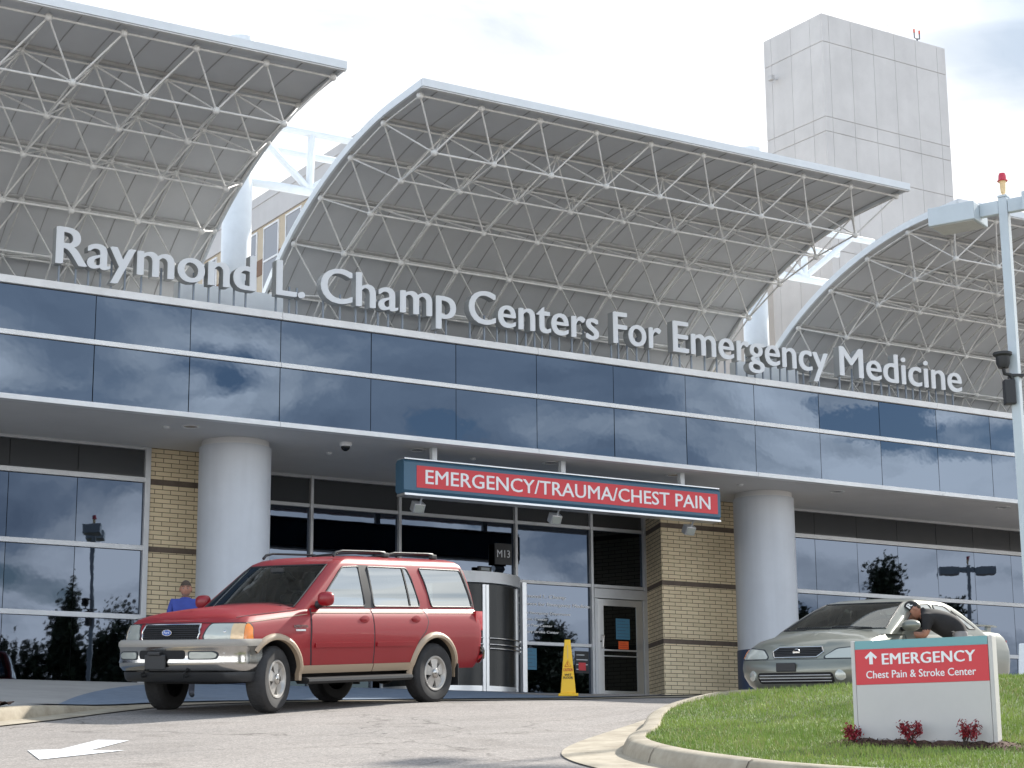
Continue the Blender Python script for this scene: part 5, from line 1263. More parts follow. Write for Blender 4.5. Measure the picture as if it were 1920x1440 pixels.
# ---- pale green-gold saloon
def ztop_sed(x): return interp([(-2.4, .88), (-2.1, .945), (-1.6, .965), (.8, .935), (1.0, .915), (1.5, .845), (1.9, .765), (2.1, .70), (2.3, .66)], x)
sed_sh = Shell(.20, ztop_sed, [(0, 2.10, -2.16, .76), (.10, 2.17, -2.21, .80), (.30, 2.225, -2.245, .838), (.50, 2.235, -2.25, .852), (.68, 2.21, -2.245, .850), (.82, 2.16, -2.225, .83), (.92, 2.09, -2.20, .80), (1.0, 2.0, -2.16, .755), (1.02, 1.94, -2.1, .755), (1.04, 1.82, -1.95, .755), (1.06, 1.65, -1.8, .755)], .27, .24, .17, .12)
sed_top = Shell(0, lambda x: 1.0, [(.88, 1.440, -1.710, .80), (.95, 1.310, -1.590, .785), (1.08, 1.040, -1.370, .742), (1.20, 0.780, -1.150, .690), (1.29, 0.570, -0.960, .640), (1.34, 0.420, -0.830, .595), (1.372, 0.260, -0.690, .52), (1.39, 0.110, -0.550, .40), (1.40, -0.040, -0.390, .2)], .12, .22, .13, .10)
sed = thing('parked_car', 'pale green-gold four door saloon with a boot spoiler, half behind the ground sign', 'car', world=False)
bs = body_mesh('body', M['gold'], sed, sed_sh, [0, .05, .10, .2, .3, .4, .5, .6, .68, .75, .82, .87, .92, .96, 1.0], [(.93, .010, 1.0), (.82, .022, 1.02), (.64, .034, 1.04), (.38, .044, 1.06), (.15, .048, 1.06)])
FB, RB, WS2 = 1.29, -1.245, .30
arch_cut(bs, (FB, RB), .345, WS2 + .02, .55)
cab2 = body_mesh('cabin', M['gold'], sed, sed_top, [.88, .92, .95, 1.02, 1.08, 1.14, 1.20, 1.25, 1.29, 1.32, 1.34, 1.357, 1.372, 1.383, 1.39, 1.396, 1.40], [])
WIN2 = [[(p[0] + .11, p[1]) for p in w_] for w_ in ([(.79, .975), (.18, 1.285), (-.21, 1.305), (-.21, .975)], [(-.29, .975), (-.29, 1.305), (-.62, 1.285), (-.93, 1.04), (-.96, .985)], [(-1.03, .995), (-.74, 1.24), (-.96, 1.14), (-1.26, .995)])]
hollow_cabin(cab2, sed_top, .84, 1.335, WIN2[:2], [(-.70, .955), (-.535, 1.315), (.535, 1.315), (.70, .955)], [(-.56, 1.0), (-.46, 1.29), (.46, 1.29), (.56, 1.0)], (.05, 1.6), (-2.0, -.75))
bs.data.materials.append(M['dark'])
for p in bs.data.polygons:
    if p.normal.z > .6 and -1.35 < p.center.x < .98 and p.center.z > .9 and abs(p.center.y) < .70: p.material_index = len(bs.data.materials) - 1
seats(sed, ((-.25, .20), (-1.0, .12)), (-.34, .34), .95, 'seat')
part('steering_wheel', M['black'], sed, lambda q: q.path([(.48 + .07 * math.sin(a), .34 + .18 * math.cos(a), .98 + .14 * math.sin(a)) for a in np.linspace(0, 2 * math.pi, 25)], .015, 6), smooth=50)
for sg in (1, -1):
    S_, T_ = sideL(sed_sh, sg), sideL(sed_top, sg); fl_ = YL * sg
    patch('door_gap', M['gap'], sed, [(.93, .30), (.96, .60), (.90, .915), (-1.00, .95), (-1.06, .80), (-.95, .62), (-.86, .30)], S_, .0035, .006, .06, fl_)
    for poly, hx in (([(.915, .31), (.945, .60), (.885, .91), (-.225, .935), (-.225, .31)], -.10), ([(-.245, .31), (-.245, .935), (-.985, .94), (-1.04, .80), (-.935, .62), (-.85, .31)], -.86)):
        d_ = patch('door', M['gold'], sed, poly, S_, .007, .007, .07, fl_, r=.03)
        part('handle', M['gold'], d_, lambda q: q.obox((hx, sg * (sed_sh.side_y(hx, .80) + .022), .80), (.085, 0, 0), (0, .014, 0), (0, 0, .018)), bevel=.008)
        patch('side_moulding', M['gold'], d_, [(hx + (.85 if hx > -.5 else .55), .50), (hx + (.85 if hx > -.5 else .55), .54), (hx - (.08 if hx > -.5 else .02), .54), (hx - (.08 if hx > -.5 else .02), .50)], S_, .02, .015, .1, fl_, r=.015)
    for poly in ([(.79, .975), (.18, 1.285), (-.21, 1.305), (-.21, .975)], [(-.29, .975), (-.29, 1.305), (-.62, 1.285), (-.93, 1.04), (-.96, .985)], [(-1.03, .995), (-.74, 1.24), (-.96, 1.14), (-1.26, .995)]):
        poly = [(p[0] + .11, p[1]) for p in poly]; cxm = sum(p[0] for p in poly) / len(poly); czm = sum(p[1] for p in poly) / len(poly)
        wf = patch('side_window', M['carglass'], sed, poly, T_, .003, 0, .07, fl_, r=.04, smooth=60)
        seal(wf, poly, T_, fl_, .010)
    if sg > 0:
        mr = MB(); mr.ball((0, 0, 0), 1, 16, 10)
        for v in mr.bm.verts:
            c = v.co; v.co = Vector((.98 + (c.x * .10 if c.x > 0 else c.x * .03), sg * (.93 + c.y * .125), .99 + c.z * .075))
        mi = mr.build('wing_mirror', M['gold'], sed, smooth=60)
        part('mirror_arm', M['black'], mi, lambda q: q.path([(.94, sg * .78, .95), (.97, sg * .88, .97)], .035, 8), smooth=50)
    def NS2(sp, z): return sed_sh.nose(sp * sg, z)
    hl = patch('headlamp', M['lens'], sed, [(.40, .575), (.39, .60), (.50, .685), (.80, .715), (.98, .71), (1.0, .60), (.80, .575)], NS2, .006, .02, .04, Vector((1, sg * .4, 0)), r=.03)
    patch('indicator', M['amber'], hl, [(.885, .585), (.885, .70), (.985, .695), (1.005, .60)], NS2, .010, .01, .04, Vector((.6, sg, 0)), r=.02)
    patch('lamp_bezel', M['gap'], hl, [(.38, .565), (.37, .60), (.49, .70), (.80, .728), (1.03, .722), (1.05, .58), (.80, .562)], NS2, .002, .004, .04, Vector((1, sg * .4, 0)), r=.03)
    fg = MB(); p_ = sed_sh.nose(.60 * sg, .37); fg.lathe([(.0, .014), (.055, .012), (.068, .004), (.068, -.03)], (0, 0, 0), 'X', 24, cap=False)
    rot_ = Matrix.Rotation(sg * R(28), 4, 'Z')
    for v in fg.bm.verts: v.co = rot_ @ v.co + p_
    fg.build('fog_lamp', M['lens'], sed, smooth=40)
    arch_trim('wheel_arch_lip', M['gold'], sed, sed_sh, FB, WS2 + .02, .342, .37, .010, -10, 190, sg)
    arch_trim('wheel_arch_lip', M['gold'], sed, sed_sh, RB, WS2 + .02, .342, .37, .010, -10, 190, sg)
    tl = MB(); tl.rings([[(-1.98, sg * .815, z), (-2.16, sg * .74, z), (-2.24, sg * .60, z), (-2.20, sg * .55, z), (-2.0, sg * .72, z)] for z in (.70, .86)]); tl.build('tail_lamp', M['tail'], sed, smooth=40, bevel=.008)
def WSs(y, z):
    xf, xr, w = sed_top.par(z)[:3]; return Vector((xf - sed_top.bf * (y / w) ** 2, y, z))
PW = [(-.70, .955), (-.535, 1.315), (.535, 1.315), (.70, .955)]
ws_ = patch('windscreen', M['windscreen'], sed, PW, WSs, .001, 0, .07, FX, r=.05, smooth=60)
q_ = MB(); q_.path([WSs(PW[i][0] + (PW[(i + 1) % 4][0] - PW[i][0]) * k / 8, PW[i][1] + (PW[(i + 1) % 4][1] - PW[i][1]) * k / 8) for i in range(4) for k in range(8)] + [WSs(*PW[0])], .012, 6); q_.build('window_seal', M['black'], ws_, smooth=50)
def RWs(y, z):
    h = sed_top.half(z); ya = abs(y)
    for a, c in zip(h[-14:], h[-13:]):
        if c[1] <= ya <= a[1]: return Vector((c[0] + (a[0] - c[0]) * (ya - c[1]) / max(1e-6, a[1] - c[1]), y, z))
    return Vector((h[-1][0], y, z))
patch('rear_window', M['carglass'], sed, [(-.56, 1.0), (-.46, 1.29), (.46, 1.29), (.56, 1.0)], RWs, .001, 0, .08, Vector((-1, 0, .6)), r=.05)
for y0, y1 in ((.55, .02), (.02, -.5)):
    part('wiper', M['black'], sed, lambda q: q.path([WSs(y0, .955) + Vector((.03, 0, .012)), WSs((y0 + y1) / 2, .962) + Vector((.025, 0, .02)), WSs(y1, .972) + Vector((.015, 0, .012))], .010, 6))
GF2 = lambda sp, z: sed_sh.nose(sp, z)
g2 = patch('grille', M['dark'], sed, [(-.28, .595), (-.335, .66), (-.285, .715), (.285, .715), (.335, .66), (.28, .595)], GF2, .004, .02, .05, FN, r=.04)
part('grille_surround', M['chrome'], g2, lambda q: sweep_outline(q, [(-.285, .59), (-.345, .66), (-.29, .72), (.29, .72), (.345, .66), (.285, .59)], GF2, .006, .010), smooth=50)
part('grille_bars', M['black'], g2, lambda q: [q.path([GF2(y, z) + Vector((.01, 0, 0)) for y in np.linspace(-.29, .29, 9)], .005, 4) for z in np.linspace(.61, .70, 5)])
em2 = part('emblem', M['chrome'], g2, lambda q: [q.path([GF2(0, .655) + Vector((.018, .042 * math.cos(a), .038 * math.sin(a))) for a in np.linspace(0, 2 * math.pi, 25)], .007, 6), q.obox(GF2(0, .655) + Vector((.019, 0, 0)), (.004, 0, 0), (0, .048, 0), (0, 0, .009))], smooth=40)
patch('bumper_gap', M['gap'], sed, [(-1.25, .562), (-1.25, .568), (1.25, .568), (1.25, .562)], GF2, .001, .003, .06, FN)
lg = patch('lower_grille', M['dark'], sed, [(-.50, .27), (-.52, .33), (-.50, .405), (.50, .405), (.52, .33), (.50, .27)], GF2, .003, .02, .06, FN, r=.03)
part('grille_bars', M['purlin'], lg, lambda q: [q.path([GF2(y, z) + Vector((.008, 0, 0)) for y in np.linspace(-.48, .48, 13)], .006, 4) for z in (.30, .335, .37)])
part('plate_bracket', M['black'], sed, lambda q: q.obox(GF2(-.08, .47) + Vector((.015, 0, 0)), (.012, 0, 0), (0, .13, 0), (0, 0, .055)), bevel=.01)
sp_ = MB()
sp_.rings([[(-2.0 + dx, y, .985 + .10 - .03 * (abs(y) / .62) ** 2 + dz) for dx, dz in ((.09, .0), (.03, .022), (-.08, .012), (-.10, 0), (-.03, -.01))] for y in np.linspace(-.64, .64, 13)])
spo = sp_.build('spoiler', M['gold'], sed, smooth=45)
part('spoiler_foot', M['gold'], spo, lambda q: [q.obox((-1.99, sg * .55, 1.01), (.06, 0, 0), (0, .02, 0), (-.01, 0, .055)) for sg in (1, -1)], bevel=.01)
part('underbody', M['dark'], sed, lambda q: q.box(-2.0, 1.9, -.52, .52, .17, .26))
for x_ in (FB, RB):
    for sg in (1, -1): wheel(sed, x_, sg * .735, .302, .185, .185, chromecap=False, spokes=7)
place_vehicle(sed, 4.70, 24.5, (-.614, -.789), 1.27, .735)
sed.matrix_world = sed.matrix_world @ Matrix.Diagonal((1.03, 1.0, .955, 1))

# ------------------------------------------------------------------ ground sign, lamp post, cone
zA = lawn_z(*SIGN_A)
def sign_frame():
    a, c = W(*SIGN_A), W(*SIGN_B); xd = (c - a).normalized(); nrm_ = Vector((xd.y, -xd.x, 0)); return a, c, xd, nrm_
a_, c_, XD, ND = sign_frame()
SWd = (c_ - a_).length; ZB = min(lawn_z(*SIGN_A), lawn_z(*SIGN_B)) - .06; ZT = -.715
gs = thing('ground_sign', 'low cream sign with a teal and red head panel reading EMERGENCY, standing on the grass', 'sign', ((a_ + c_) / 2).to_tuple()[:2] + (ZB,))
def sp3(u, d, z): return a_ + XD * u - ND * d + Vector((0, 0, z - a_.z))
def sbox(q, u0, u1, d0, d1, z0, z1): q.hexa([sp3(u0, d0, z0), sp3(u1, d0, z0), sp3(u1, d1, z0), sp3(u0, d1, z0), sp3(u0, d0, z1), sp3(u1, d0, z1), sp3(u1, d1, z1), sp3(u0, d1, z1)])
TH = .16
part('core', M['signwhite'], gs, lambda q: sbox(q, .035, SWd - .036, .008, TH - .008, ZB, ZT - .012))
part('side_frame', M['signwhite'], gs, lambda q: sbox(q, 0, .034, 0, TH, ZB, ZT - .004), bevel=.006)
part('side_frame', M['signwhite'], gs, lambda q: sbox(q, SWd - .034, SWd, 0, TH, ZB, ZT - .004), bevel=.006)
part('lower_panel', M['signwhite'], gs, lambda q: sbox(q, .037, SWd - .037, .0, .0075, ZB, ZT - .367))
part('red_panel', M['signred'], gs, lambda q: sbox(q, .037, SWd - .037, -.002, .0075, ZT - .365, ZT - .077))
part('teal_panel', M['teal'], gs, lambda q: sbox(q, .037, SWd - .037, .0, .0075, ZT - .075, ZT - .006))
text_obj('lettering', 'EMERGENCY', M['text'], gs, sp3(.265, -.0025, ZT - .205), XD, (0, 0, 1), .765, .088, .002, .028, spacing=1.05)
text_obj('lettering', 'Chest Pain & Stroke Center', M['text'], gs, sp3(.125, -.0025, ZT - .315), XD, (0, 0, 1), .905, .060, .002, .014)
def arrow_(q):
    P = [(.155, -.20), (.185, -.20), (.185, -.135), (.21, -.158), (.222, -.142), (.17, -.095), (.118, -.142), (.13, -.158), (.155, -.135)]
    q.prism(P, lambda u, z: sp3(u, -.0022, ZT + z), lambda u, z: sp3(u, -.0042, ZT + z))
part('arrow_mark', M['text'], gs, arrow_)
# mulch strip under the sign
b = MB(); rows = []
for i in range(30):
    t = i / 29; row = []
    for j in range(7):
        d = -.26 + .62 * j / 6; edge = math.sin(math.pi * j / 6) * min(1, t * 6, (1 - t) * 6); p = sp3(-.22 + (SWd + .55) * t, d, 0); cx_, cs_ = to_cam(p)
        row.append(Vector((p.x, p.y, lawn_z(cx_, cs_) - .01 + .055 * edge * (.7 + .6 * random.random()))))
    rows.append(row)
b.grid(rows); tag(b.build('mulch', M['mulch'], smooth=20), 'dark red-brown bark mulch strip round the foot of the ground sign', 'mulch', kind='stuff')
b = MB()
for k in range(1500):
    t = random.random(); d = -.30 + .66 * random.random(); p = sp3(-.22 + (SWd + .5) * t, d, 0); cx_, cs_ = to_cam(p); z = lawn_z(cx_, cs_) + .045 * math.sin(math.pi * min(1, max(0, (d + .26) / .62))) * min(1, t * 6, (1 - t) * 6)
    a = random.random() * 6.28; l = .012 + .02 * random.random(); q1 = Vector((math.cos(a) * l, math.sin(a) * l, random.uniform(-.008, .012))); q2 = Vector((-math.sin(a), math.cos(a), 0)) * .004
    c = Vector((p.x, p.y, z + .004)); b.face([b.v(c - q1 - q2), b.v(c + q1 - q2), b.v(c + q1 + q2), b.v(c - q1 + q2)])
tag(b.build('mulch_chips', M['mulch']), 'loose bark chips lying on the mulch strip by the sign', 'bark chips', kind='stuff')
# red shrubs
for (u, d, h, wd, lb, lean) in ((.02, -.10, .125, .075, 'small red-leaved shrub at the left foot of the ground sign', 0), (.50, -.14, .17, .075, 'red-leaved shrub in front of the middle of the ground sign', .01), (.93, -.14, .19, .07, 'sparse leaning red-leaved shrub near the right foot of the ground sign', .05)):
    p = sp3(u, d, 0); cx_, cs_ = to_cam(p); z0 = lawn_z(cx_, cs_) + .02
    sh_ = thing('shrub', lb, 'shrub', (p.x, p.y, z0), 'red shrubs at the ground sign')
    tips = []
    def st(q):
        for k in range(9):
            a = random.random() * 6.28; r_ = wd * (.3 + .7 * random.random()); e = Vector((p.x + r_ * math.cos(a) + XD.x * lean, p.y + r_ * math.sin(a) + XD.y * lean, z0 + h * (.45 + .55 * random.random())))
            q.path([(p.x, p.y, z0 - .02), (p.x * .5 + e.x * .5, p.y * .5 + e.y * .5, z0 + (e.z - z0) * .6), e], .003, 5, [.005, .0035, .002]); tips.append(e)
    part('stem', M['stem'], sh_, st)
    def lv(q):
        for e in tips:
            for k in range(46):
                c = e + Vector((random.gauss(0, .017), random.gauss(0, .017), random.gauss(-.015, .022))); n_ = Vector((random.gauss(0, 1), random.gauss(0, 1), random.gauss(.4, 1))).normalized(); t1 = n_.orthogonal().normalized(); t2 = n_.cross(t1); l, w_ = .014 + .008 * random.random(), .006
                q.face([q.v(c - t1 * l), q.v(c + t2 * w_), q.v(c + t1 * l), q.v(c - t2 * w_)])
    part('foliage', M['leaf_red'], sh_, lv)

def lamp_post(px, ps, label, rot, zbase, beacon=True, base=True):
    p = W(px, ps); o = thing('lamp_post', label, 'street lamp', (p.x, p.y, zbase), world=False); o.rotation_euler = (0, 0, rot)
    H = 6.03
    part('pole', M['lampgrey'], o, lambda q: q.box(-.055, .055, -.055, .055, 0, H), bevel=.008)
    part('pole_cap', M['lampgrey'], o, lambda q: q.box(-.06, .06, -.06, .06, H + .002, H + .03), bevel=.006)
    if base: part('base_cover', mat('base_white', (.66, .70, .74), .5) if 'base_white' not in bpy.data.materials else bpy.data.materials['base_white'], o, lambda q: q.hexa([(-.17, -.17, -.12), (.17, -.17, -.12), (.17, .17, -.12), (-.17, .17, -.12), (-.13, -.13, .56), (.13, -.13, .56), (.13, .13, .56), (-.13, .13, .56)]), bevel=.012)
    for sg in (1, -1):
        part('arm', M['lampgrey'], o, lambda q: q.box(min(sg * .058, sg * .30), max(sg * .058, sg * .30), -.045, .045, H - .20, H - .03), bevel=.008)
        hd = part('lamp_head', M['lampgrey'], o, lambda q: q.box(min(sg * .302, sg * .90), max(sg * .302, sg * .90), -.24, .24, H - .265, H - .03), bevel=.012)
        part('lamp_glass', M['purlin'], hd, lambda q: q.box(min(sg * .33, sg * .87), max(sg * .33, sg * .87), -.21, .21, H - .275, H - .267))
    if beacon:
        part('beacon_post', M['beaconbase'], o, lambda q: q.lathe([(.018, H + .03), (.02, H + .06), (.03, H + .07), (.038, H + .21), (.05, H + .215)], n=16), smooth=40)
        part('beacon', M['beacon'], o, lambda q: q.lathe([(.062, H + .215), (.066, H + .225), (.05, H + .235), (.048, H + .29), (.038, H + .32), (.0, H + .33)], n=20), smooth=40)
    return o
LPX, LPS = 6.09, 22.4
lamp = lamp_post(LPX, LPS, 'grey square lamp post with two box heads and a red beacon at the right edge', R(-66), road_z(5.9, 21.4) + .16)
sc_ = thing('security_camera', 'black security camera with a round housing mounted on the lamp post', 'camera', tuple(W(LPX, LPS)) [:2] + (2.6,))
pC = W(LPX, LPS)
def cam_pt(x, s, z): return W(LPX + x, LPS + s, z)
part('bracket_box', M['black'], sc_, lambda q: q.hexa([cam_pt(x, s, z) for z in (2.62, 2.92) for x, s in ((-.16, -.10), (-.03, -.10), (-.03, .03), (-.16, .03))]), bevel=.012)
part('bracket_arm', M['black'], sc_, lambda q: q.path([cam_pt(-.05, -.06, 2.92), cam_pt(-.08, -.07, 2.98), cam_pt(-.15, -.08, 2.99), cam_pt(-.16, -.08, 3.06)], .025, 8), smooth=50)
part('strap', M['black'], sc_, lambda q: q.hexa([cam_pt(x, s, z) for z in (2.96, 2.99) for x, s in ((-.075, -.085), (.085, -.085), (.085, .085), (-.075, .085))]))
part('housing', M['black'], sc_, lambda q: q.lathe([(.06, 3.06), (.08, 3.11), (.085, 3.20), (.115, 3.22), (.115, 3.25), (.0, 3.27)], W(LPX - .16, LPS - .08), n=20, cap=True), smooth=35)
p2 = W(26.2, 40.9); lamp_post(26.2, 40.9, 'second grey lamp post beyond the right edge, seen mirrored in the right windows', R(40), -.9, True, True)

# wet floor pyramid
cp_ = W(.95, 34.0); cz_ = max(road_z(.95, 34.0), -.29) + .004
wf_ = thing('floor_sign', 'tall yellow wet floor pyramid standing before the glass doors', 'floor sign', (cp_.x, cp_.y, cz_), world=False); wf_.rotation_euler = (0, 0, -YAW)
part('pyramid', M['yellow'], wf_, lambda q: q.hexa([(-.135, -.135, .05), (.135, -.135, .05), (.135, .135, .05), (-.135, .135, .05), (-.052, -.052, 1.0), (.052, -.052, 1.0), (.052, .052, 1.0), (-.052, .052, 1.0)]), bevel=.012)
part('foot', M['yellow'], wf_, lambda q: q.box(-.175, .175, -.175, .175, 0, .05), bevel=.012)
dn = (0, .0875, 1)
def pf(z): return -.135 + .083 * (z - .05) / .95 - .004
text_obj('lettering', 'CAUTION', M['redprint'], wf_, (0, pf(.44), .44), (1, 0, 0), (0, .0874, 1), .165, .05, .003, .02, center=True)
text_obj('lettering', 'WET', M['blackprint'], wf_, (0, pf(.355), .355), (1, 0, 0), (0, .0874, 1), .12, .04, .003, .03, center=True)
text_obj('lettering', 'FLOOR', M['blackprint'], wf_, (0, pf(.305), .305), (1, 0, 0), (0, .0874, 1), .17, .04, .003, .03, center=True)
part('warning_mark', M['redprint'], wf_, lambda q: [q.path([(x, pf(z) - .001, z) for x, z in ((-.055, .52), (0, .63), (.055, .52), (-.055, .52))], .005, 4), q.path([(0, pf(.56) - .001, .60), (-.01, pf(.56) - .001, .565), (.015, pf(.54) - .001, .54)], .006, 4)])
part('seam_line', M['purlin'], wf_, lambda q: q.box(-.002, .002, pf(.78) - .012, pf(.78) + .012, .66, .90))

# ------------------------------------------------------------------ people
def person(label, loc, rotz, J, mats, region, head_m, extra=None, scale=1.0):
    """one continuous skinned body; J: joints and radii; region(point) -> material slot"""
    root = thing('person', label, 'person', loc, world=False); root.rotation_euler = (0, 0, rotz); root.scale = (scale,) * 3
    names = list(J['p']); me = bpy.data.meshes.new('body'); me.from_pydata([J['p'][n][0] for n in names], [(names.index(a), names.index(c)) for a, c in J['e']], [])
    o = bpy.data.objects.new('body', me); COL.objects.link(o); o.modifiers.new('skin', 'SKIN'); ss = o.modifiers.new('sub', 'SUBSURF'); ss.levels = 3; ss.render_levels = 3
    for i, n in enumerate(names):
        r_ = J['p'][n][1]; me.skin_vertices[0].data[i].radius = r_ if isinstance(r_, tuple) else (r_, r_); me.skin_vertices[0].data[i].use_root = (n == 'pelvis')
    dg = bpy.context.evaluated_depsgraph_get(); dg.update(); nm = bpy.data.meshes.new_from_object(o.evaluated_get(dg)); bpy.data.objects.remove(o)
    q = MB(); q.add_mesh(nm)
    # head
    Mh = head_m
    def hp(d):
        x, y, z = d; px, py, pz = x * .076, y * .097, z * .118
        if z < -.1: px *= 1 - .34 * min(1, (-z - .1)); py *= 1 - .10 * (-z)
        if y < -.3: py *= .96
        g = lambda cx, cz, sx, sz: math.exp(-((x - cx) / sx) ** 2 - ((z - cz) / sz) ** 2) if y < 0 else 0
        py -= .026 * g(0, -.16, .14, .20) + .010 * g(0, -.62, .35, .14) + .012 * g(0, -.92, .3, .15)
        py += .014 * g(.38, .05, .18, .14) + .014 * g(-.38, .05, .18, .14); py -= .008 * g(0, .27, .6, .12)
        return Vector((px, py, pz))
    hb = MB(); hb.ball((0, 0, 0), 1, 28, 20)
    for v in hb.bm.verts: v.co = hp(v.co.normalized())
    for sg in (1, -1):
        for dz_ in (0,):
            e = MB()
        hb.ball((sg * .078, .012, -.005), .03, 8, 6, (.35, .7, 1.1))
    tmp = bpy.data.meshes.new('t'); hb.bm.to_mesh(tmp); hb.bm.free()
    q.add_mesh(tmp, lambda c: Mh @ c)
    q.bm.normal_update(); bmesh.ops.recalc_face_normals(q.bm, faces=q.bm.faces)
    for f_ in q.bm.faces: f_.material_index = region(f_.calc_center_median())
    body = q.build('body', mats, root, smooth=70, recalc=False)
    def hpart(name, m, fn, par=body):
        k = MB(); fn(k)
        for v in k.bm.verts: v.co = Mh @ v.co
        return k.build(name, m, par, smooth=60)
    for sg in (1, -1):
        ey = hpart('eye', M['eye'], lambda k: k.ball((sg * .030, -.074, .012), .0105, 10, 8)); hpart('pupil', M['dark'], lambda k: k.ball((sg * .030, -.0815, .012), .005, 8, 6), ey)
        hpart('eyebrow', M['hair'], lambda k: k.path([(sg * .014, -.094, .034), (sg * .034, -.092, .040), (sg * .052, -.080, .034)], .0045, 6))
    hpart('mouth', M['redprint'] if False else mat('lips', (.36, .14, .11), .5) if 'lips' not in bpy.data.materials else bpy.data.materials['lips'], lambda k: k.path([(-.022, -.091, -.068), (0, -.0985, -.066), (.022, -.091, -.068)], .0045, 6, [.002, .0055, .002]))
    return root, body, hpart, hp
def hand(P, E, w, el, side):
    """five finger chains rooted at the wrist w, continuing away from the elbow el"""
    w, el = Vector(w), Vector(el); d = (w - el).normalized(); sd = d.cross(Vector((0, 1, 0.2))).normalized(); dn_ = sd.cross(d)
    pal = w + d * .085; nm = 'palm' + side; P[nm] = (tuple(pal), (.034, .018)); E.append(('wrist' + side, nm))
    for k, (o, l) in enumerate(((-.030, .066), (-.010, .078), (.011, .073), (.031, .058))):
        a, b_, c = pal + sd * o * .9 + d * .012, pal + sd * o * 1.1 + d * (.02 + l * .5) + dn_ * .012, pal + sd * o * 1.05 + d * (.012 + l * .9) + dn_ * .034
        for i, (pt, r_) in enumerate(((a, .010), (b_, .0088), (c, .0075))): P['f%d%d%s' % (k, i, side)] = (tuple(pt), r_)
        E += [(nm, 'f%d0%s' % (k, side)), ('f%d0%s' % (k, side), 'f%d1%s' % (k, side)), ('f%d1%s' % (k, side), 'f%d2%s' % (k, side))]
    t0, t1 = w + d * .035 - sd * .034 + dn_ * .010, w + d * .075 - sd * .058 + dn_ * .026
    P['t0' + side] = (tuple(t0), .012); P['t1' + side] = (tuple(t1), .0095); E += [(nm, 't0' + side), ('t0' + side, 't1' + side)]

# man in a blue shirt behind the red car, facing the camera
P = {'pelvis': ((0, 0, .93), (.155, .11)), 'belly': ((0, -.02, 1.08), (.165, .125)), 'chest': ((0, -.01, 1.28), (.185, .13)), 'neck0': ((0, 0, 1.42), (.09, .085)), 'neck1': ((0, -.005, 1.48), .068),
     'hipL': ((.10, 0, .88), .10), 'kneeL': ((.12, -.01, .48), .066), 'ankleL': ((.12, .02, .08), .045), 'toeL': ((.14, -.16, .035), .038),
     'hipR': ((-.10, 0, .88), .10), 'kneeR': ((-.12, -.01, .48), .066), 'ankleR': ((-.12, .02, .08), .045), 'toeR': ((-.14, -.16, .035), .038),
     'shL': ((.185, 0, 1.385), .068), 'elbowL': ((.245, -.02, 1.10), .046), 'wristL': ((.24, -.16, .90), .030), 'shR': ((-.185, 0, 1.385), .068), 'elbowR': ((-.245, -.02, 1.10), .046), 'wristR': ((-.24, -.16, .90), .030)}
Eb = [('pelvis', 'belly'), ('belly', 'chest'), ('chest', 'neck0'), ('neck0', 'neck1'), ('pelvis', 'hipL'), ('hipL', 'kneeL'), ('kneeL', 'ankleL'), ('ankleL', 'toeL'), ('pelvis', 'hipR'), ('hipR', 'kneeR'), ('kneeR', 'ankleR'), ('ankleR', 'toeR'), ('chest', 'shL'), ('shL', 'elbowL'), ('elbowL', 'wristL'), ('chest', 'shR'), ('shR', 'elbowR'), ('elbowR', 'wristR')]
E1 = list(Eb); hand(P, E1, P['wristL'][0], P['elbowL'][0], 'L'); hand(P, E1, P['wristR'][0], P['elbowR'][0], 'R')
def reg1(c):
    if c.z > 1.455 and abs(c.x) < .11: return 0
    if c.z < .07: return 3
    if c.z < .98 and abs(c.x) < .22 and c.y > -.125: return 2
    if abs(c.x) > .2 and c.z < 1.16: return 0
    return 1 if c.z >= .95 else 2
gz = -0.53
m1 = W(-4.72, 27.3)
Hm = Matrix.Translation((0, -.012, 1.575)) @ Matrix.Rotation(R(4), 4, 'X') @ Matrix.Scale(1.07, 4)
r1, b1, hp1, hf = person('man with short brown hair in a blue shirt behind the hood of the red car', (m1.x, m1.y, gz), -YAW * 1 + R(8), {'p': P, 'e': E1}, [M['skin'], M['blueshirt'], M['trousers'], M['black']], reg1, Hm, scale=.985)
def hair1(k):
    k.ball((0, 0, 0), 1, 24, 16); dead = []
    for v in k.bm.verts:
        d = v.co.normalized(); v.co = hf(d) * 1.055
        if (d.y < -.05 and d.z < .36) or d.z < -.15 or (abs(d.x) > .6 and d.z < .1 and d.y < .25): dead.append(v)
    bmesh.ops.delete(k.bm, geom=dead, context='VERTS')
hp1('hair', M['hair'], hair1)
def beard(k):
    k.ball((0, 0, 0), 1, 24, 18); dead = []
    for v in k.bm.verts:
        d = v.co.normalized(); v.co = hf(d) * 1.015
        if d.z > -.42 or d.y > .1 or (abs(d.x) < .25 and d.z > -.5): dead.append(v)
    bmesh.ops.delete(k.bm, geom=dead, context='VERTS')
hp1('beard', mat('stubble', (.27, .17, .13), .8), beard)

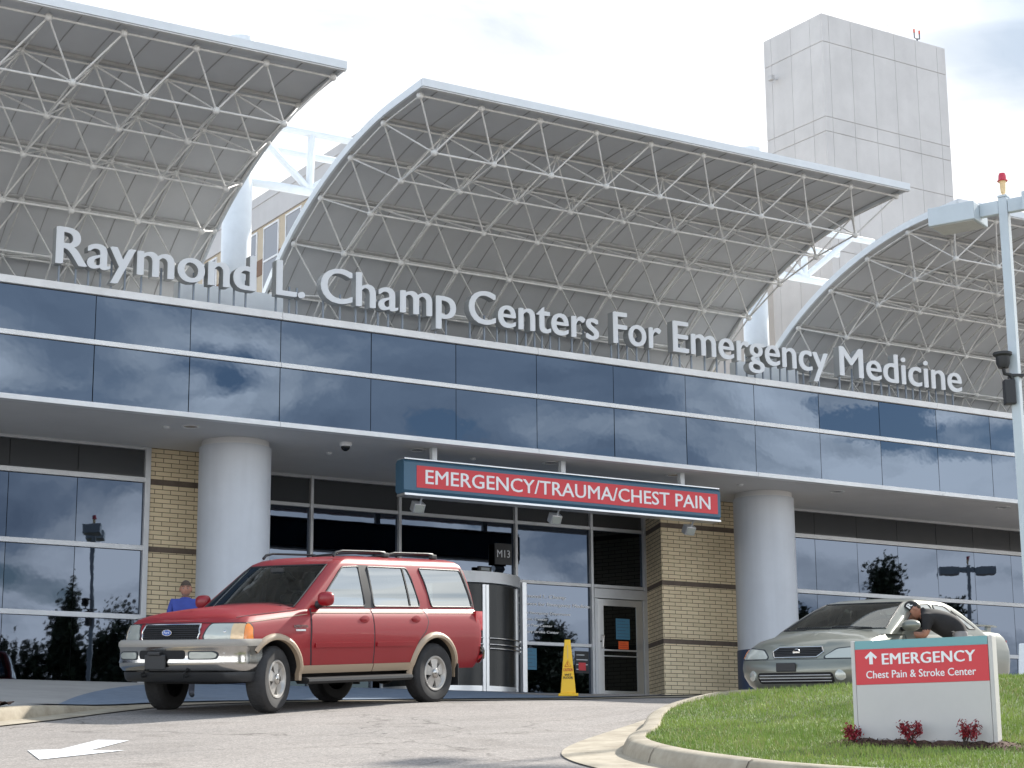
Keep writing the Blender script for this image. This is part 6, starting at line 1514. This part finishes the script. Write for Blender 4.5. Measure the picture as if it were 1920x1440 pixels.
# man in black bending towards the saloon's open driver window
P2 = {'pelvis': ((0, 0, .88), .165), 'belly': ((0, -.12, .99), .185), 'chest': ((0, -.30, 1.08), .20), 'neck0': ((0, -.44, 1.16), .085), 'neck1': ((0, -.49, 1.18), .062),
      'hipL': ((.10, 0, .86), .10), 'kneeL': ((.13, -.06, .46), .064), 'ankleL': ((.13, .04, .08), .045), 'toeL': ((.15, -.14, .035), .038),
      'hipR': ((-.10, .02, .86), .10), 'kneeR': ((-.12, .0, .46), .064), 'ankleR': ((-.12, .10, .08), .045), 'toeR': ((-.14, -.08, .035), .038),
      'shL': ((.21, -.40, 1.07), .080), 'elbowL': ((.23, -.45, .85), .050), 'wristL': ((.12, -.67, .88), .032), 'shR': ((-.21, -.40, 1.07), .080), 'elbowR': ((-.23, -.47, .85), .050), 'wristR': ((-.10, -.69, .89), .032)}
E2 = list(Eb); hand(P2, E2, P2['wristL'][0], P2['elbowL'][0], 'L'); hand(P2, E2, P2['wristR'][0], P2['elbowR'][0], 'R')
def reg2(c):
    if c.y < -.475 and c.z > 1.06 and abs(c.x) < .10: return 0
    if c.z < .07: return 3
    if c.z < .915 and c.y < -.38: return 0
    if c.z < .90 and c.y > -.10: return 2
    return 1
SHD = (-.614, -.789)
m2 = W(5.50, 23.55); g2z = road_z(5.50, 23.55)
Hm2 = Matrix.Translation((0, -.56, 1.20)) @ Matrix.Rotation(R(52), 4, 'X')
# he faces left and slightly away, along the car towards its mirror
face = W(-.97, .12) ; rz2 = math.atan2(face.y, face.x) + math.pi / 2
r2, b2, hp2, hf = person('man in black shirt and black cap bending over beside the pale saloon', (m2.x, m2.y, g2z), rz2, {'p': P2, 'e': E2}, [M['skin'], M['blackshirt'], M['jeans'], M['black']], reg2, Hm2, scale=.97)
def capf(k):
    k.ball((0, 0, 0), 1, 24, 16); dead = []
    for v in k.bm.verts:
        d = v.co.normalized(); v.co = hf(d) * 1.09
        if d.z < .10 - .2 * (d.y > .2): dead.append(v)
    bmesh.ops.delete(k.bm, geom=dead, context='VERTS')
cap_o = hp2('cap', M['blackshirt'], capf)
hp2('cap_brim', M['blackshirt'], lambda k: k.prism([(-.07, -.085), (-.06, -.135), (-.03, -.165), (.03, -.165), (.06, -.135), (.07, -.085), (.0, -.10)], lambda x, y: (x, y, .035 - (y + .08) * -.12), lambda x, y: (x, y, .042 - (y + .08) * -.12)), cap_o)
for sg in (1, -1):
    k_ = text_obj('cap_badge', 'R', M['text'], cap_o, (sg * .083, -.028 * sg, .04), (0, sg, 0), (0, 0, 1), .06, .06, .002, .03, center=False)
    k_.data.transform(Hm2)
hp2('hair', M['hair'], lambda k: [k.ball((0, .055, -.02), .052, 12, 8, (1.35, .9, .9))])

# ------------------------------------------------------------------ trees behind the camera, seen mirrored in the glass
def tree(x, y, h, w, label, conifer=False, lo=.12, n=620):
    gx, gs_ = to_cam((x, y)); z0 = road_z(gx, gs_) - .05
    t = thing('tree', label, 'tree', (x, y, z0), 'trees across the drive, seen mirrored in the windows', world=False)
    limbs = []
    def tr(q):
        q.path([(0, 0, 0), (.05, .02, h * .3), (0, .06, h * .6), (.03, 0, h * .92)], .2, 10, [.022 * h, .017 * h, .010 * h, .002 * h])
        for k in range(16):
            zz = h * (lo + (.9 - lo) * (k + random.random()) / 16); a = random.random() * 6.28; r_ = w * (1 - ((zz / h - lo) / (1 - lo)) ** (1 if conifer else 2.2)) * (.55 + .4 * random.random()); up_ = -.04 * h if conifer else .10 * h
            e = Vector((r_ * math.cos(a), r_ * math.sin(a), zz + up_ * random.random())); limbs.append(e); q.path([(0, .03, zz - .05 * h), (e.x * .5, e.y * .5, zz), e], .04, 6, [.006 * h, .004 * h, .0015 * h])
    part('trunk', M['stem'], t, tr, smooth=50)
    def cr(q):
        cl = [e for e in limbs] + [Vector((random.gauss(0, w * .25), random.gauss(0, w * .25), h * (.6 + .36 * random.random()))) for _ in range(8)]
        for e in cl:
            for _ in range(n // len(cl) * 14):
                c = e * 1.0 + Vector((random.gauss(0, w * .16), random.gauss(0, w * .16), random.gauss(0, h * .045))); nn = Vector((random.gauss(0, 1), random.gauss(0, 1), random.gauss(.5, 1))).normalized(); t1 = nn.orthogonal().normalized(); t2 = nn.cross(t1); l = .09 + .08 * random.random()
                q.face([q.v(c - t1 * l), q.v(c + t2 * l * .6), q.v(c + t1 * l), q.v(c - t2 * l * .6)])
    part('crown', M['leaf_dark'], t, cr)
for (x, y, h, w, con, lb) in ((29.6, -23.4, 11.4, 1.5, True, 'narrow dark conifer mirrored beside the lamp post in the left windows'), (32.6, -21.5, 10.9, 3.0, False, 'broad round tree mirrored at the right side of the left windows'), (30.9, -23.6, 9.8, 2.4, False, 'low dark tree mirrored between conifer and round tree'), (26.6, -25.6, 8.6, 2.6, False, 'small bushy tree mirrored low at the left edge of the windows'),
    (28.2, -25.2, 8.9, 3.6, False, 'wide bush added to darken the mirror image low in the left windows'), (24.4, -27.5, 8.8, 3.4, False, 'bush added to darken the mirror image at the far left edge of the windows'),  # two bushes added out of view, standing in for a dark vehicle's reflection
    (62.4, -2.9, 9.3, 1.9, True, 'dark conifer mirrored above the roof of the pale saloon'), (59.0, -5.2, 7.2, 1.3, False, 'small tree mirrored behind the windscreen of the pale saloon'), (64.6, -1.4, 7.2, 1.5, False, 'low tree mirrored right of the conifer over the pale saloon'),
    (48.7, -9.0, 7.6, 1.8, False, 'tree mirrored in the glass left of the hinged door'), (50.3, -8.0, 5.2, 2.0, False, 'low bushy tree mirrored at the foot of the entrance glass'), (46.3, -10.4, 8.3, 1.5, False, 'slim tree mirrored in the revolving door glass')):
    tree(x, y, h, w, lb, con)
